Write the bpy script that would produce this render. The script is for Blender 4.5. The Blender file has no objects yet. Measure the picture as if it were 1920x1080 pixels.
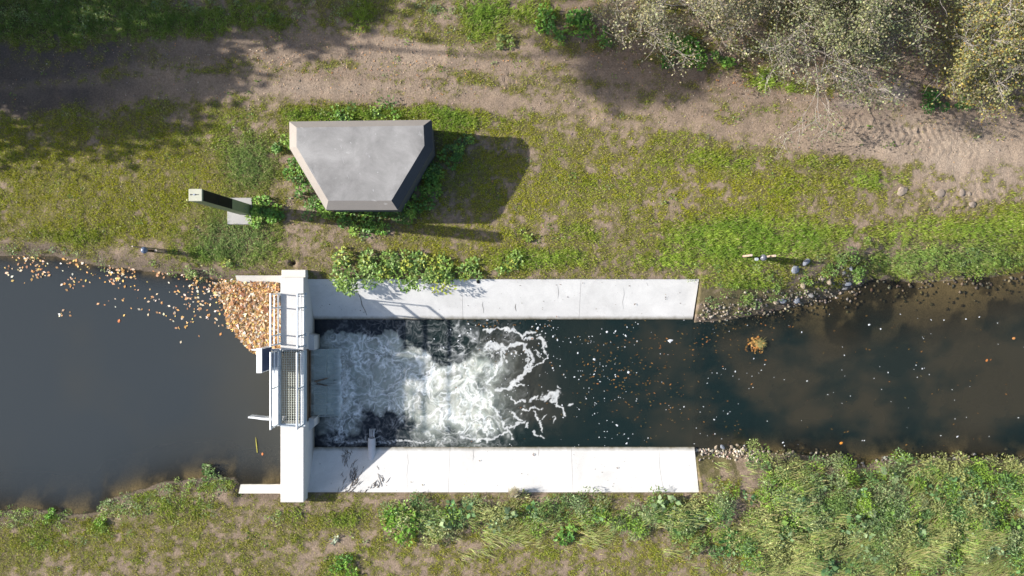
import bpy, bmesh, math, random
import numpy as np
from mathutils import Vector, Matrix, Euler

random.seed(7)
RNG = np.random.default_rng(7)
SC = bpy.context.scene
COL = SC.collection

# ------------------------------------------------------------------ camera, sky, sun, exposure
CAM_H = 30.0                       # metres above the bank; 50 photo pixels per metre on the ground
cam_d = bpy.data.cameras.new('camera'); cam = bpy.data.objects.new('camera', cam_d); COL.objects.link(cam)
cam.location = (0, 0, CAM_H); cam.rotation_euler = (0, 0, 0)
cam_d.sensor_width = 36.0; cam_d.lens = 28.125; cam_d.clip_start = 0.1; cam_d.clip_end = 3000
SC.camera = cam

SUN_EL = 26.6; SUN_ROT = -83.7
world = bpy.data.worlds.new('World'); SC.world = world; world.use_nodes = True
wn = world.node_tree.nodes; wl = world.node_tree.links
sky = wn.new('ShaderNodeTexSky'); sky.sky_type = 'NISHITA'; sky.sun_disc = False
sky.sun_elevation = math.radians(SUN_EL); sky.sun_rotation = math.radians(SUN_ROT % 360)
sky.air_density = 1.0; sky.dust_density = 2.2; sky.ozone_density = 1.0
bg = wn['Background']; bg.inputs['Strength'].default_value = 0.10
wl.new(sky.outputs[0], bg.inputs[0])

sun_d = bpy.data.lights.new('sun', 'SUN'); sun = bpy.data.objects.new('sun', sun_d); COL.objects.link(sun)
sun_d.energy = 5.0; sun_d.angle = math.radians(0.53); sun_d.color = (1.0, 0.95, 0.88)
ce = math.cos(math.radians(SUN_EL)); se = math.sin(math.radians(SUN_EL))
az = math.radians(SUN_ROT)
sun_dir = Vector((math.sin(az) * ce, math.cos(az) * ce, se))      # towards the sun
sun.rotation_euler = (-sun_dir).to_track_quat('-Z', 'Y').to_euler()
sun.location = sun_dir * 60

vs = SC.view_settings
vs.view_transform = 'Standard'; vs.look = 'None'; vs.gamma = 1.0; vs.exposure = 1.0; vs.use_curve_mapping = False
SC.cycles.max_bounces = 6; SC.cycles.transparent_max_bounces = 8
SC.cycles.diffuse_bounces = 3; SC.cycles.glossy_bounces = 2

# ------------------------------------------------------------------ small helpers
def W(px, py, z=0.0):
    """photo pixel on the level z -> metres (plan survey of the photograph)"""
    k = (CAM_H - z) / 1500.0
    return ((px - 960) * k, (540 - py) * k, z)

def _hash(ix, iy, s):
    n = (ix.astype(np.int64) * 374761393 + iy.astype(np.int64) * 668265263 + s * 1442695041) & 0x7fffffff
    n = ((n ^ (n >> 13)) * 1274126177) & 0x7fffffff
    n = ((n ^ (n >> 16)) * 2246822519) & 0x7fffffff
    return ((n ^ (n >> 15)) & 0xffff) / 65535.0

def vnoise(x, y, s=0):
    ix = np.floor(x); iy = np.floor(y); fx = x - ix; fy = y - iy
    fx = fx * fx * fx * (fx * (fx * 6 - 15) + 10); fy = fy * fy * fy * (fy * (fy * 6 - 15) + 10)
    ix = ix.astype(np.int64); iy = iy.astype(np.int64)
    a = _hash(ix, iy, s); b = _hash(ix + 1, iy, s); c = _hash(ix, iy + 1, s); d = _hash(ix + 1, iy + 1, s)
    return (a + (b - a) * fx) * (1 - fy) + (c + (d - c) * fx) * fy

def fbm(x, y, s=0, o=4, g=0.5):
    t = 0; a = 1.0; n = 0
    for i in range(o):
        t = t + a * vnoise(x, y, s + i * 17); n += a; a *= g
        x, y = (x * .82 - y * .57) * 2.03 + 11.7, (x * .57 + y * .82) * 2.03 + 5.3
    return t / n

def pnoise(x, y, s=0):
    ix = np.floor(x); iy = np.floor(y); fx = x - ix; fy = y - iy
    ux = fx * fx * fx * (fx * (fx * 6 - 15) + 10); uy = fy * fy * fy * (fy * (fy * 6 - 15) + 10)
    ix = ix.astype(np.int64); iy = iy.astype(np.int64)
    def gr(dx, dy):
        a = _hash(ix + dx, iy + dy, s) * 6.2831853; return np.cos(a) * (fx - dx) + np.sin(a) * (fy - dy)
    a, b, c, d = gr(0, 0), gr(1, 0), gr(0, 1), gr(1, 1)
    return np.clip(.5 + .72 * ((a + (b - a) * ux) * (1 - uy) + (c + (d - c) * ux) * uy), 0, 1)

def pfbm(x, y, s=0, o=4, g=0.5):
    t = 0; a = 1.0; n = 0
    for i in range(o):
        t = t + a * pnoise(x, y, s + i * 17); n += a; a *= g
        x, y = (x * .82 - y * .57) * 2.03 + 11.7, (x * .57 + y * .82) * 2.03 + 5.3
    return t / n

def sstep(a, b, x):
    t = np.clip((x - a) / (b - a), 0, 1); return t * t * (3 - 2 * t)

def lerp(a, b, t): return a + (b - a) * t

def seg_dist(px, py, pts):
    d = np.full(np.shape(px), 1e9)
    for (x0, y0), (x1, y1) in zip(pts[:-1], pts[1:]):
        dx, dy = x1 - x0, y1 - y0; L = dx * dx + dy * dy + 1e-9
        t = np.clip(((px - x0) * dx + (py - y0) * dy) / L, 0, 1)
        d = np.minimum(d, np.hypot(px - x0 - t * dx, py - y0 - t * dy))
    return d

def blobs(px, py, lst):
    t = np.zeros(np.shape(px))
    for b in lst:
        cx, cy, rx, ry, a = b[:5]
        u = px - cx; v = py - cy
        if len(b) > 5:
            r = math.radians(b[5]); u, v = u * math.cos(r) + v * math.sin(r), -u * math.sin(r) + v * math.cos(r)
        t = t + a * np.exp(-((u / rx) ** 2 + (v / ry) ** 2) ** 1.5)
    return t

def mesh_np(name, V, F, mat, parent=None, col=None, attrs=None, smooth=False, link=True):
    V = np.asarray(V, dtype=np.float32); F = np.asarray(F, dtype=np.int32)
    me = bpy.data.meshes.new(name); k = F.shape[1]
    me.vertices.add(len(V)); me.vertices.foreach_set('co', V.ravel())
    me.loops.add(F.size); me.loops.foreach_set('vertex_index', F.ravel())
    me.polygons.add(len(F)); me.polygons.foreach_set('loop_start', np.arange(0, F.size, k, dtype=np.int32))
    if smooth: me.polygons.foreach_set('use_smooth', np.ones(len(F), dtype=bool))
    me.update(calc_edges=True)
    if col is not None:
        c = np.ones((len(V), 4), dtype=np.float32); c[:, :3] = col
        a = me.color_attributes.new('Col', 'FLOAT_COLOR', 'POINT'); a.data.foreach_set('color', c.ravel())
    for n, v in (attrs or {}).items():
        a = me.attributes.new(n, 'FLOAT', 'POINT'); a.data.foreach_set('value', np.asarray(v, dtype=np.float32).ravel())
    if mat: me.materials.append(mat)
    o = bpy.data.objects.new(name, me)
    if link: COL.objects.link(o)
    if parent: o.parent = parent
    return o

def from_bm(name, bm, mat, parent=None, smooth=False):
    me = bpy.data.meshes.new(name); bm.normal_update(); bm.to_mesh(me); bm.free()
    if mat: me.materials.append(mat)
    if smooth:
        for p in me.polygons: p.use_smooth = True
    o = bpy.data.objects.new(name, me); COL.objects.link(o)
    if parent: o.parent = parent
    return o

def tag(o, label=None, cat=None, group=None, kind=None):
    if label: o['label'] = label
    if cat: o['category'] = cat
    if group: o['group'] = group
    if kind: o['kind'] = kind
    return o

def thing(name, label, cat, loc=(0, 0, 0), group=None):
    o = bpy.data.objects.new(name, None); COL.objects.link(o); o.location = loc; o.empty_display_size = 0.2
    return tag(o, label, cat, group)

def bm_box(x0, x1, y0, y1, z0, z1, bev=0.0):
    bm = bmesh.new()
    bmesh.ops.create_cube(bm, size=1.0)
    for v in bm.verts:
        v.co = Vector((lerp(x0, x1, v.co.x + .5), lerp(y0, y1, v.co.y + .5), lerp(z0, z1, v.co.z + .5)))
    if bev > 0:
        bmesh.ops.bevel(bm, geom=list(bm.edges), offset=bev, segments=1, affect='EDGES', profile=0.5)
    return bm

def bm_add(bm, other):
    me = bpy.data.meshes.new('tmp'); other.to_mesh(me); other.free(); bm.from_mesh(me); bpy.data.meshes.remove(me)

def sub(o, root):                      # world-built vertices under an Empty that has a place of its own
    o.parent = root; o.matrix_parent_inverse = Matrix.Translation(root.location).inverted(); return o

def pbox(name, root, mat, x0, x1, y0, y1, z0, z1, bev=0.0):
    return sub(from_bm(name, bm_box(x0, x1, y0, y1, z0, z1, bev), mat), root)

def bm_tube(bm, pts, rads, n=8, cap=True):
    rings = []; prev = None
    for i, p in enumerate(pts):
        p = Vector(p)
        d = (Vector(pts[min(i + 1, len(pts) - 1)]) - Vector(pts[max(i - 1, 0)])).normalized()
        a = d.cross(Vector((0, 0, 1)));
        if a.length < 1e-3: a = Vector((1, 0, 0))
        a.normalize(); b = d.cross(a).normalized()
        r = rads[i] if hasattr(rads, '__len__') else rads
        rings.append([bm.verts.new(p + (a * math.cos(2 * math.pi * k / n) + b * math.sin(2 * math.pi * k / n)) * r) for k in range(n)])
    for r0, r1 in zip(rings[:-1], rings[1:]):
        for k in range(n): bm.faces.new((r0[k], r0[(k + 1) % n], r1[(k + 1) % n], r1[k]))
    if cap:
        bm.faces.new(rings[0][::-1]); bm.faces.new(rings[-1])
    return bm

def ptube(name, root, mat, pts, r, n=8):
    return sub(from_bm(name, bm_tube(bmesh.new(), pts, r, n), mat, smooth=False), root)

# ------------------------------------------------------------------ materials
def new_mat(name):
    m = bpy.data.materials.new(name); m.use_nodes = True
    nt = m.node_tree; nt.nodes.clear()
    out = nt.nodes.new('ShaderNodeOutputMaterial')
    return m, nt, out

def nd(nt, t, **kw):
    n = nt.nodes.new(t)
    for k, v in kw.items():
        if k.startswith('_'): setattr(n, k[1:], v)
        else: n.inputs[k.replace('__', ' ')].default_value = v
    return n

def mixc(nt, a, b, fac, mode='MIX'):
    m = nt.nodes.new('ShaderNodeMix'); m.data_type = 'RGBA'; m.blend_type = mode
    for sock, v in ((m.inputs[0], fac), (m.inputs[6], a), (m.inputs[7], b)):
        if isinstance(v, bpy.types.NodeSocket): nt.links.new(v, sock)
        elif isinstance(v, (int, float)): sock.default_value = v
        else: sock.default_value = (*v, 1)
    return m.outputs[2]

def ramp(nt, src, p0, p1, c0=(0, 0, 0), c1=(1, 1, 1)):
    r = nt.nodes.new('ShaderNodeValToRGB'); e = r.color_ramp.elements
    e[0].position = p0; e[1].position = p1; e[0].color = (*c0, 1); e[1].color = (*c1, 1)
    nt.links.new(src, r.inputs[0]); return r.outputs[0]

def noise(nt, scale, detail=4, rough=0.6, vec=None, dist=0.0):
    n = nt.nodes.new('ShaderNodeTexNoise'); n.inputs['Scale'].default_value = scale
    n.inputs['Detail'].default_value = detail; n.inputs['Roughness'].default_value = rough; n.inputs['Distortion'].default_value = dist
    if vec: nt.links.new(vec, n.inputs['Vector'])
    return n.outputs['Fac']

def objco(nt):
    return nt.nodes.new('ShaderNodeNewGeometry').outputs['Position']

def bump(nt, h, strength, dist):
    b = nt.nodes.new('ShaderNodeBump'); b.inputs['Strength'].default_value = strength; b.inputs['Distance'].default_value = dist
    nt.links.new(h, b.inputs['Height']); return b.outputs[0]

def mat_simple(name, col, rough=0.6, metal=0.0, var=0.15, scale=6.0, bstr=0.15, bdist=0.01, col2=None, spec=0.4):
    m, nt, out = new_mat(name); P = nt.nodes.new('ShaderNodeBsdfPrincipled'); v = objco(nt)
    n1 = noise(nt, scale, 5, 0.65, v)
    c2 = col2 or tuple(c * (1 - var * 2) for c in col)
    cc = mixc(nt, c2, col, ramp(nt, n1, 0.32, 0.62))
    nt.links.new(cc, P.inputs['Base Color']); P.inputs['Roughness'].default_value = rough; P.inputs['Metallic'].default_value = metal
    P.inputs['Specular IOR Level'].default_value = spec
    nt.links.new(bump(nt, noise(nt, scale * 8, 4, 0.7, v), bstr, bdist), P.inputs['Normal'])
    nt.links.new(P.outputs[0], out.inputs[0]); return m

def mat_concrete(name, col, stain=(0.3, 0.29, 0.25), amount=0.35, wet=False, low=None, mott=0.5):
    m, nt, out = new_mat(name); P = nt.nodes.new('ShaderNodeBsdfPrincipled'); v = objco(nt)
    big = noise(nt, 0.7, 6, 0.7, v, 0.4); med = noise(nt, 4.0, 6, 0.7, v); fine = noise(nt, 40, 3, 0.7, v)
    c = mixc(nt, tuple(x * (1 - 0.25 * mott) for x in col), col, ramp(nt, big, 0.3, 0.65))
    s = ramp(nt, med, 0.62, 0.8); sm = nt.nodes.new('ShaderNodeMath'); sm.operation = 'MULTIPLY'
    nt.links.new(s, sm.inputs[0]); sm.inputs[1].default_value = amount
    c = mixc(nt, c, stain, sm.outputs[0])
    # hairline marks
    vor = nt.nodes.new('ShaderNodeTexNoise'); vor.inputs['Scale'].default_value = 1.6; vor.inputs['Detail'].default_value = 2; vor.inputs['Distortion'].default_value = 1.5
    nt.links.new(v, vor.inputs['Vector'])
    if low is not None:      # algae line with a height of its own (z0, z1)
        sep = nt.nodes.new('ShaderNodeSeparateXYZ'); nt.links.new(v, sep.inputs[0])
        ad = nt.nodes.new('ShaderNodeMath'); ad.operation = 'MULTIPLY_ADD'
        nt.links.new(med, ad.inputs[0]); ad.inputs[1].default_value = 0.09; nt.links.new(sep.outputs[2], ad.inputs[2])
        mr = nt.nodes.new('ShaderNodeMapRange'); mr.inputs[1].default_value = low[0] + .045; mr.inputs[2].default_value = low[1] + .045
        mr.inputs[3].default_value = 1; mr.inputs[4].default_value = 0; nt.links.new(ad.outputs[0], mr.inputs[0])
        c = mixc(nt, c, (0.10, 0.085, 0.045), mr.outputs[0])
    c = mixc(nt, c, (1, 1, 1), 0.0)
    f2 = ramp(nt, fine, 0.25, 0.75, (0.86, 0.86, 0.86), (1.06, 1.06, 1.06))
    c = mixc(nt, c, f2, 1.0, 'MULTIPLY')
    nt.links.new(c, P.inputs['Base Color']); P.inputs['Roughness'].default_value = 0.25 if wet else 0.85
    P.inputs['Specular IOR Level'].default_value = 0.3
    nt.links.new(bump(nt, fine, 0.25, 0.01), P.inputs['Normal'])
    nt.links.new(P.outputs[0], out.inputs[0]); return m

def mat_leaf(name, trans=0.3, rough=0.5, spec=0.35):
    m, nt, out = new_mat(name)
    a = nt.nodes.new('ShaderNodeAttribute'); a.attribute_name = 'Col'
    P = nt.nodes.new('ShaderNodeBsdfPrincipled'); P.inputs['Roughness'].default_value = rough; P.inputs['Specular IOR Level'].default_value = spec
    T = nt.nodes.new('ShaderNodeBsdfTranslucent'); mx = nt.nodes.new('ShaderNodeMixShader'); mx.inputs[0].default_value = trans
    nt.links.new(a.outputs['Color'], P.inputs['Base Color']); nt.links.new(a.outputs['Color'], T.inputs['Color'])
    nt.links.new(P.outputs[0], mx.inputs[1]); nt.links.new(T.outputs[0], mx.inputs[2]); nt.links.new(mx.outputs[0], out.inputs[0])
    return m

M = {}
M['concrete'] = mat_concrete('pale_concrete', (0.66, 0.65, 0.63), stain=(0.36, 0.33, 0.27), amount=0.45, low=(-1.04, -0.94), mott=0.9)
M['deck'] = mat_concrete('deck_concrete', (0.58, 0.565, 0.545), stain=(0.4, 0.37, 0.31), amount=0.4, low=(-1.2, -0.6), mott=0.45)
M['wing'] = mat_concrete('wing_concrete', (0.62, 0.60, 0.55), stain=(0.25, 0.22, 0.16), amount=0.4, low=(-0.33, -0.25))
M['old'] = mat_concrete('weathered_concrete', (0.315, 0.308, 0.302), stain=(0.46, 0.45, 0.44), amount=0.6, mott=1.9)
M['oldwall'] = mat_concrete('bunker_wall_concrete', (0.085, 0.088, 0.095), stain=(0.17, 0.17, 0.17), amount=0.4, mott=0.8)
M['olddark'] = mat_concrete('dark_edge_concrete', (0.062, 0.066, 0.075), stain=(0.2, 0.2, 0.2), amount=0.3, mott=0.8)  # near-black tone for the east and southeast roof edges
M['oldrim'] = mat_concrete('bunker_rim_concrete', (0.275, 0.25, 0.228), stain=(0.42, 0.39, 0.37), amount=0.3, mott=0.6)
M['chute'] = mat_concrete('wet_concrete', (0.50, 0.54, 0.53), stain=(0.28, 0.31, 0.27), amount=0.5, wet=True)
M['footing'] = mat_concrete('footing_concrete', (0.38, 0.37, 0.36), amount=0.3)
M['galv'] = mat_simple('galvanised_white', (0.74, 0.77, 0.79), 0.45, 0.0, 0.06, 3, 0.05)
M['galvgrey'] = mat_simple('galvanised_grey', (0.5, 0.55, 0.58), 0.45, 0.3, 0.1, 8, 0.05)
M['gratesteel'] = mat_simple('grating_steel', (0.5, 0.52, 0.46), 0.6, 0.0, 0.1, 8, 0.05)
M['cab'] = mat_simple('cabinet_grey', (0.5, 0.52, 0.55), 0.4, 0.0, 0.05, 4, 0.03)
M['cab_shade'] = mat_simple('cabinet_shaded_navy', (0.045, 0.06, 0.11), 0.8, 0.0, 0.1, 4, 0.03, spec=.05)  # navy stands for shade on one side of the grey cabinet
M['rust'] = mat_simple('rusty_steel', (0.16, 0.10, 0.055), 0.6, 0.0, 0.3, 5, 0.3, col2=(0.05, 0.035, 0.025))
M['olive'] = mat_simple('olive_paint', (0.19, 0.225, 0.125), 0.6, 0.0, 0.06, 3, 0.04)
M['cream'] = mat_simple('cream_paint', (0.42, 0.42, 0.33), 0.5, 0.0, 0.05, 4, 0.04)
M['solar'] = mat_simple('solar_glass', (0.010, 0.011, 0.014), 0.5, 0.0, 0.2, 4, 0.02, spec=0.06)
M['steel'] = mat_simple('brushed_steel', (0.55, 0.56, 0.58), 0.3, 0.9, 0.1, 10, 0.05)
M['ink'] = mat_simple('dark_print', (0.04, 0.045, 0.06), 0.6)
M['inkblue'] = mat_simple('blue_print', (0.35, 0.4, 0.5), 0.6)
M['ball'] = mat_simple('slate_blue_lacquer', (0.10, 0.13, 0.20), 0.28, 0.0, 0.1, 6, 0.02, spec=0.6)
M['ballgrey'] = mat_simple('slate_grey_lacquer', (0.16, 0.165, 0.19), 0.25, 0.2, 0.1, 6, 0.02, spec=0.6)
M['black'] = mat_simple('black_plastic', (0.012, 0.012, 0.012), 0.5)
M['wood'] = mat_simple('weathered_wood', (0.44, 0.33, 0.25), 0.8, 0.0, 0.2, 14, 0.3)
M['woodend'] = mat_simple('cut_wood', (0.55, 0.45, 0.37), 0.8, 0.0, 0.15, 20, 0.2)
M['pvc'] = mat_simple('grey_pvc', (0.56, 0.58, 0.62), 0.45, 0.0, 0.05, 5, 0.03)
M['rock'] = mat_simple('river_stone', (0.24, 0.235, 0.23), 0.85, 0.0, 0.25, 9, 0.5, 0.02)
M['rockblue'] = mat_simple('blue_grey_stone', (0.22, 0.24, 0.28), 0.8, 0.0, 0.25, 9, 0.5, 0.02)
M['rocktan'] = mat_simple('tan_stone', (0.33, 0.27, 0.20), 0.85, 0.0, 0.25, 9, 0.5, 0.02)
M['clod'] = mat_simple('dry_clay', (0.29, 0.235, 0.19), 0.95, 0.0, 0.2, 12, 0.6, 0.02)
M['bark'] = mat_simple('pale_bark', (0.30, 0.27, 0.24), 0.9, 0.0, 0.2, 9, 0.4, 0.02)
M['barkdark'] = mat_simple('brown_bark', (0.16, 0.13, 0.10), 0.9, 0.0, 0.2, 9, 0.4, 0.02)
M['leaf'] = mat_leaf('green_leaf', 0.28)
M['grass'] = mat_leaf('grass_blade', 0.25, 0.6, 0.2)
M['dry'] = mat_leaf('fallen_leaf', 0.15, 0.7, 0.25)
M['foamfleck'] = mat_simple('foam_white', (0.55, 0.57, 0.6), 0.7, 0.0, 0.05, 20, 0.3)

# ground: colour layers with shapes of their own come in as an attribute, grain from noise
m, nt, out = new_mat('earth'); P = nt.nodes.new('ShaderNodeBsdfPrincipled'); v = objco(nt)
a = nt.nodes.new('ShaderNodeAttribute'); a.attribute_name = 'Col'
n1 = ramp(nt, noise(nt, 14, 6, 0.75, v), 0.3, 0.72, (0.62, 0.61, 0.59), (1.3, 1.29, 1.26))
n2 = ramp(nt, noise(nt, 1.7, 5, 0.65, v), 0.3, 0.7, (0.84, 0.84, 0.85), (1.1, 1.09, 1.08))
c = mixc(nt, a.outputs['Color'], n1, 1.0, 'MULTIPLY'); c = mixc(nt, c, n2, 1.0, 'MULTIPLY')
nt.links.new(c, P.inputs['Base Color']); P.inputs['Roughness'].default_value = 0.95; P.inputs['Specular IOR Level'].default_value = 0.15
nt.links.new(bump(nt, noise(nt, 22, 6, 0.75, v), 0.8, 0.06), P.inputs['Normal'])
nt.links.new(P.outputs[0], out.inputs[0]); M['earth'] = m

# water: turbid body over the bed (opacity from the depth), mirror sheen, aerated milk and foam
def mat_water(name, wave=3.0, wstr=0.05):
    m, nt, out = new_mat(name); v = objco(nt); L = nt.links
    col = nt.nodes.new('ShaderNodeAttribute'); col.attribute_name = 'Col'
    op = nt.nodes.new('ShaderNodeAttribute'); op.attribute_name = 'op'
    fo = nt.nodes.new('ShaderNodeAttribute'); fo.attribute_name = 'foam'
    tr = nt.nodes.new('ShaderNodeBsdfTransparent'); tr.inputs[0].default_value = (0.72, 0.70, 0.58, 1)
    di = nt.nodes.new('ShaderNodeBsdfDiffuse'); L.new(col.outputs['Color'], di.inputs[0])
    m1 = nt.nodes.new('ShaderNodeMixShader'); L.new(op.outputs['Fac'], m1.inputs[0]); L.new(tr.outputs[0], m1.inputs[1]); L.new(di.outputs[0], m1.inputs[2])
    gl = nt.nodes.new('ShaderNodeBsdfGlossy'); gl.inputs['Roughness'].default_value = 0.06; gl.inputs[0].default_value = (1, 1, 1, 1)
    b = bump(nt, noise(nt, wave, 3, 0.5, v, 0.3), wstr, 0.05); L.new(b, gl.inputs['Normal'])
    lw = nt.nodes.new('ShaderNodeLayerWeight'); L.new(b, lw.inputs['Normal'])
    pw = nt.nodes.new('ShaderNodeMath'); pw.operation = 'POWER'; L.new(lw.outputs['Facing'], pw.inputs[0]); pw.inputs[1].default_value = 5.0
    fr = nt.nodes.new('ShaderNodeMath'); fr.operation = 'MULTIPLY_ADD'; L.new(pw.outputs[0], fr.inputs[0]); fr.inputs[1].default_value = 0.97; fr.inputs[2].default_value = 0.022
    m2 = nt.nodes.new('ShaderNodeMixShader'); L.new(fr.outputs[0], m2.inputs[0]); L.new(m1.outputs[0], m2.inputs[1]); L.new(gl.outputs[0], m2.inputs[2])
    fd = nt.nodes.new('ShaderNodeBsdfDiffuse'); fd.inputs[0].default_value = (0.78, 0.80, 0.82, 1)
    m3 = nt.nodes.new('ShaderNodeMixShader'); L.new(fo.outputs['Fac'], m3.inputs[0]); L.new(m2.outputs[0], m3.inputs[1]); L.new(fd.outputs[0], m3.inputs[2])
    L.new(m3.outputs[0], out.inputs[0]); return m
def mat_pool(name):
    m, nt, out = new_mat(name); v = objco(nt); L = nt.links
    col = nt.nodes.new('ShaderNodeAttribute'); col.attribute_name = 'Col'
    op = nt.nodes.new('ShaderNodeAttribute'); op.attribute_name = 'op'
    fo = nt.nodes.new('ShaderNodeAttribute'); fo.attribute_name = 'foam'
    P = nt.nodes.new('ShaderNodeBsdfPrincipled'); P.subsurface_method = 'BURLEY'
    L.new(mixc(nt, col.outputs['Color'], (0.80, 0.82, 0.82), fo.outputs['Fac']), P.inputs['Base Color'])
    ss = nt.nodes.new('ShaderNodeAttribute'); ss.attribute_name = 'sss'; L.new(ss.outputs['Fac'], P.inputs['Subsurface Weight']); P.inputs['Subsurface Radius'].default_value = (0.9, 1.0, 1.0); P.inputs['Subsurface Scale'].default_value = 0.7
    P.inputs['Roughness'].default_value = 0.22; P.inputs['IOR'].default_value = 1.33
    L.new(bump(nt, noise(nt, 5.0, 4, 0.55, v, 0.4), 0.15, 0.05), P.inputs['Normal'])
    tr = nt.nodes.new('ShaderNodeBsdfTransparent'); tr.inputs[0].default_value = (0.85, 0.88, 0.85, 1)
    mx_ = nt.nodes.new('ShaderNodeMath'); mx_.operation = 'MAXIMUM'; L.new(op.outputs['Fac'], mx_.inputs[0]); L.new(fo.outputs['Fac'], mx_.inputs[1])
    ms = nt.nodes.new('ShaderNodeMixShader'); L.new(mx_.outputs[0], ms.inputs[0]); L.new(tr.outputs[0], ms.inputs[1]); L.new(P.outputs[0], ms.inputs[2])
    L.new(ms.outputs[0], out.inputs[0]); return m
M['water'] = mat_water('river_water'); M['pool'] = mat_pool('pool_water')

# ------------------------------------------------------------------ survey of the banks
ZU, ZD = -0.28, -1.12                       # water levels above and below the weir
XW0, XW1 = -8.535, -7.68                    # weir wall
XA = 7.04                                   # downstream end of the aprons
def line(pts, z):
    p = np.array([W(a, b, z)[:2] for a, b in pts]); return p[:, 0], p[:, 1]
UN = line([(-900, 470), (0, 480), (100, 483), (220, 503), (300, 512), (380, 522), (442, 528), (530, 530)], ZU)
US = line([(-900, 975), (0, 955), (120, 962), (185, 958), (195, 938), (300, 905), (400, 892), (440, 893), (450, 906), (530, 906)], ZU)
DN = line([(1300, 606), (1360, 602), (1420, 590), (1480, 577), (1540, 560), (1590, 545), (1640, 524), (1720, 529), (1800, 523), (1920, 511), (2800, 490)], ZD)
DS = line([(1300, 842), (1340, 846), (1400, 842), (1440, 851), (1500, 853), (1560, 856), (1620, 872), (1660, 862), (1720, 862), (1800, 858), (1920, 862), (2800, 880)], ZD)
YNO, YNI = 0.36, -1.215                     # apron north: outer and inner edge
YSO, YSI = -7.75, -6.165
ZAO, ZAI = -0.10, -1.03

TRACKS = [  # tyre prints in the clay: start px, end px, width px, pitch px, depth m, kind
    (1575, 230, 1730, 258, 30, 14, 0.075, 'v'), (1700, 248, 1835, 262, 24, 13, 0.06, 's'), (1690, 228, 1850, 238, 22, 13, 0.05, 's'),
    (1640, 268, 1840, 288, 20, 13, 0.055, 'v'), (1500, 374, 1572, 382, 26, 12, 0.06, 'v'), (1720, 372, 1890, 388, 46, 15, 0.055, 'v'),
    (1670, 365, 1708, 372, 30, 10, 0.05, 's'), (942, 146, 985, 160, 30, 10, 0.09, 's'), (1030, 186, 1075, 200, 18, 9, 0.05, 's'),
    (885, 255, 960, 290, 34, 13, 0.06, 'v'), (1740, 335, 1870, 345, 22, 12, 0.04, 's'), (1500, 300, 1570, 318, 18, 11, 0.035, 's'),
    (200, 150, 262, 158, 22, 9, 0.045, 's'), (0, 320, 330, 318, 40, 14, 0.03, 'v'), (1060, 190, 1160, 215, 18, 11, 0.03, 's'),
    (1430, 240, 1500, 252, 16, 10, 0.03, 's'),
]

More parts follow.
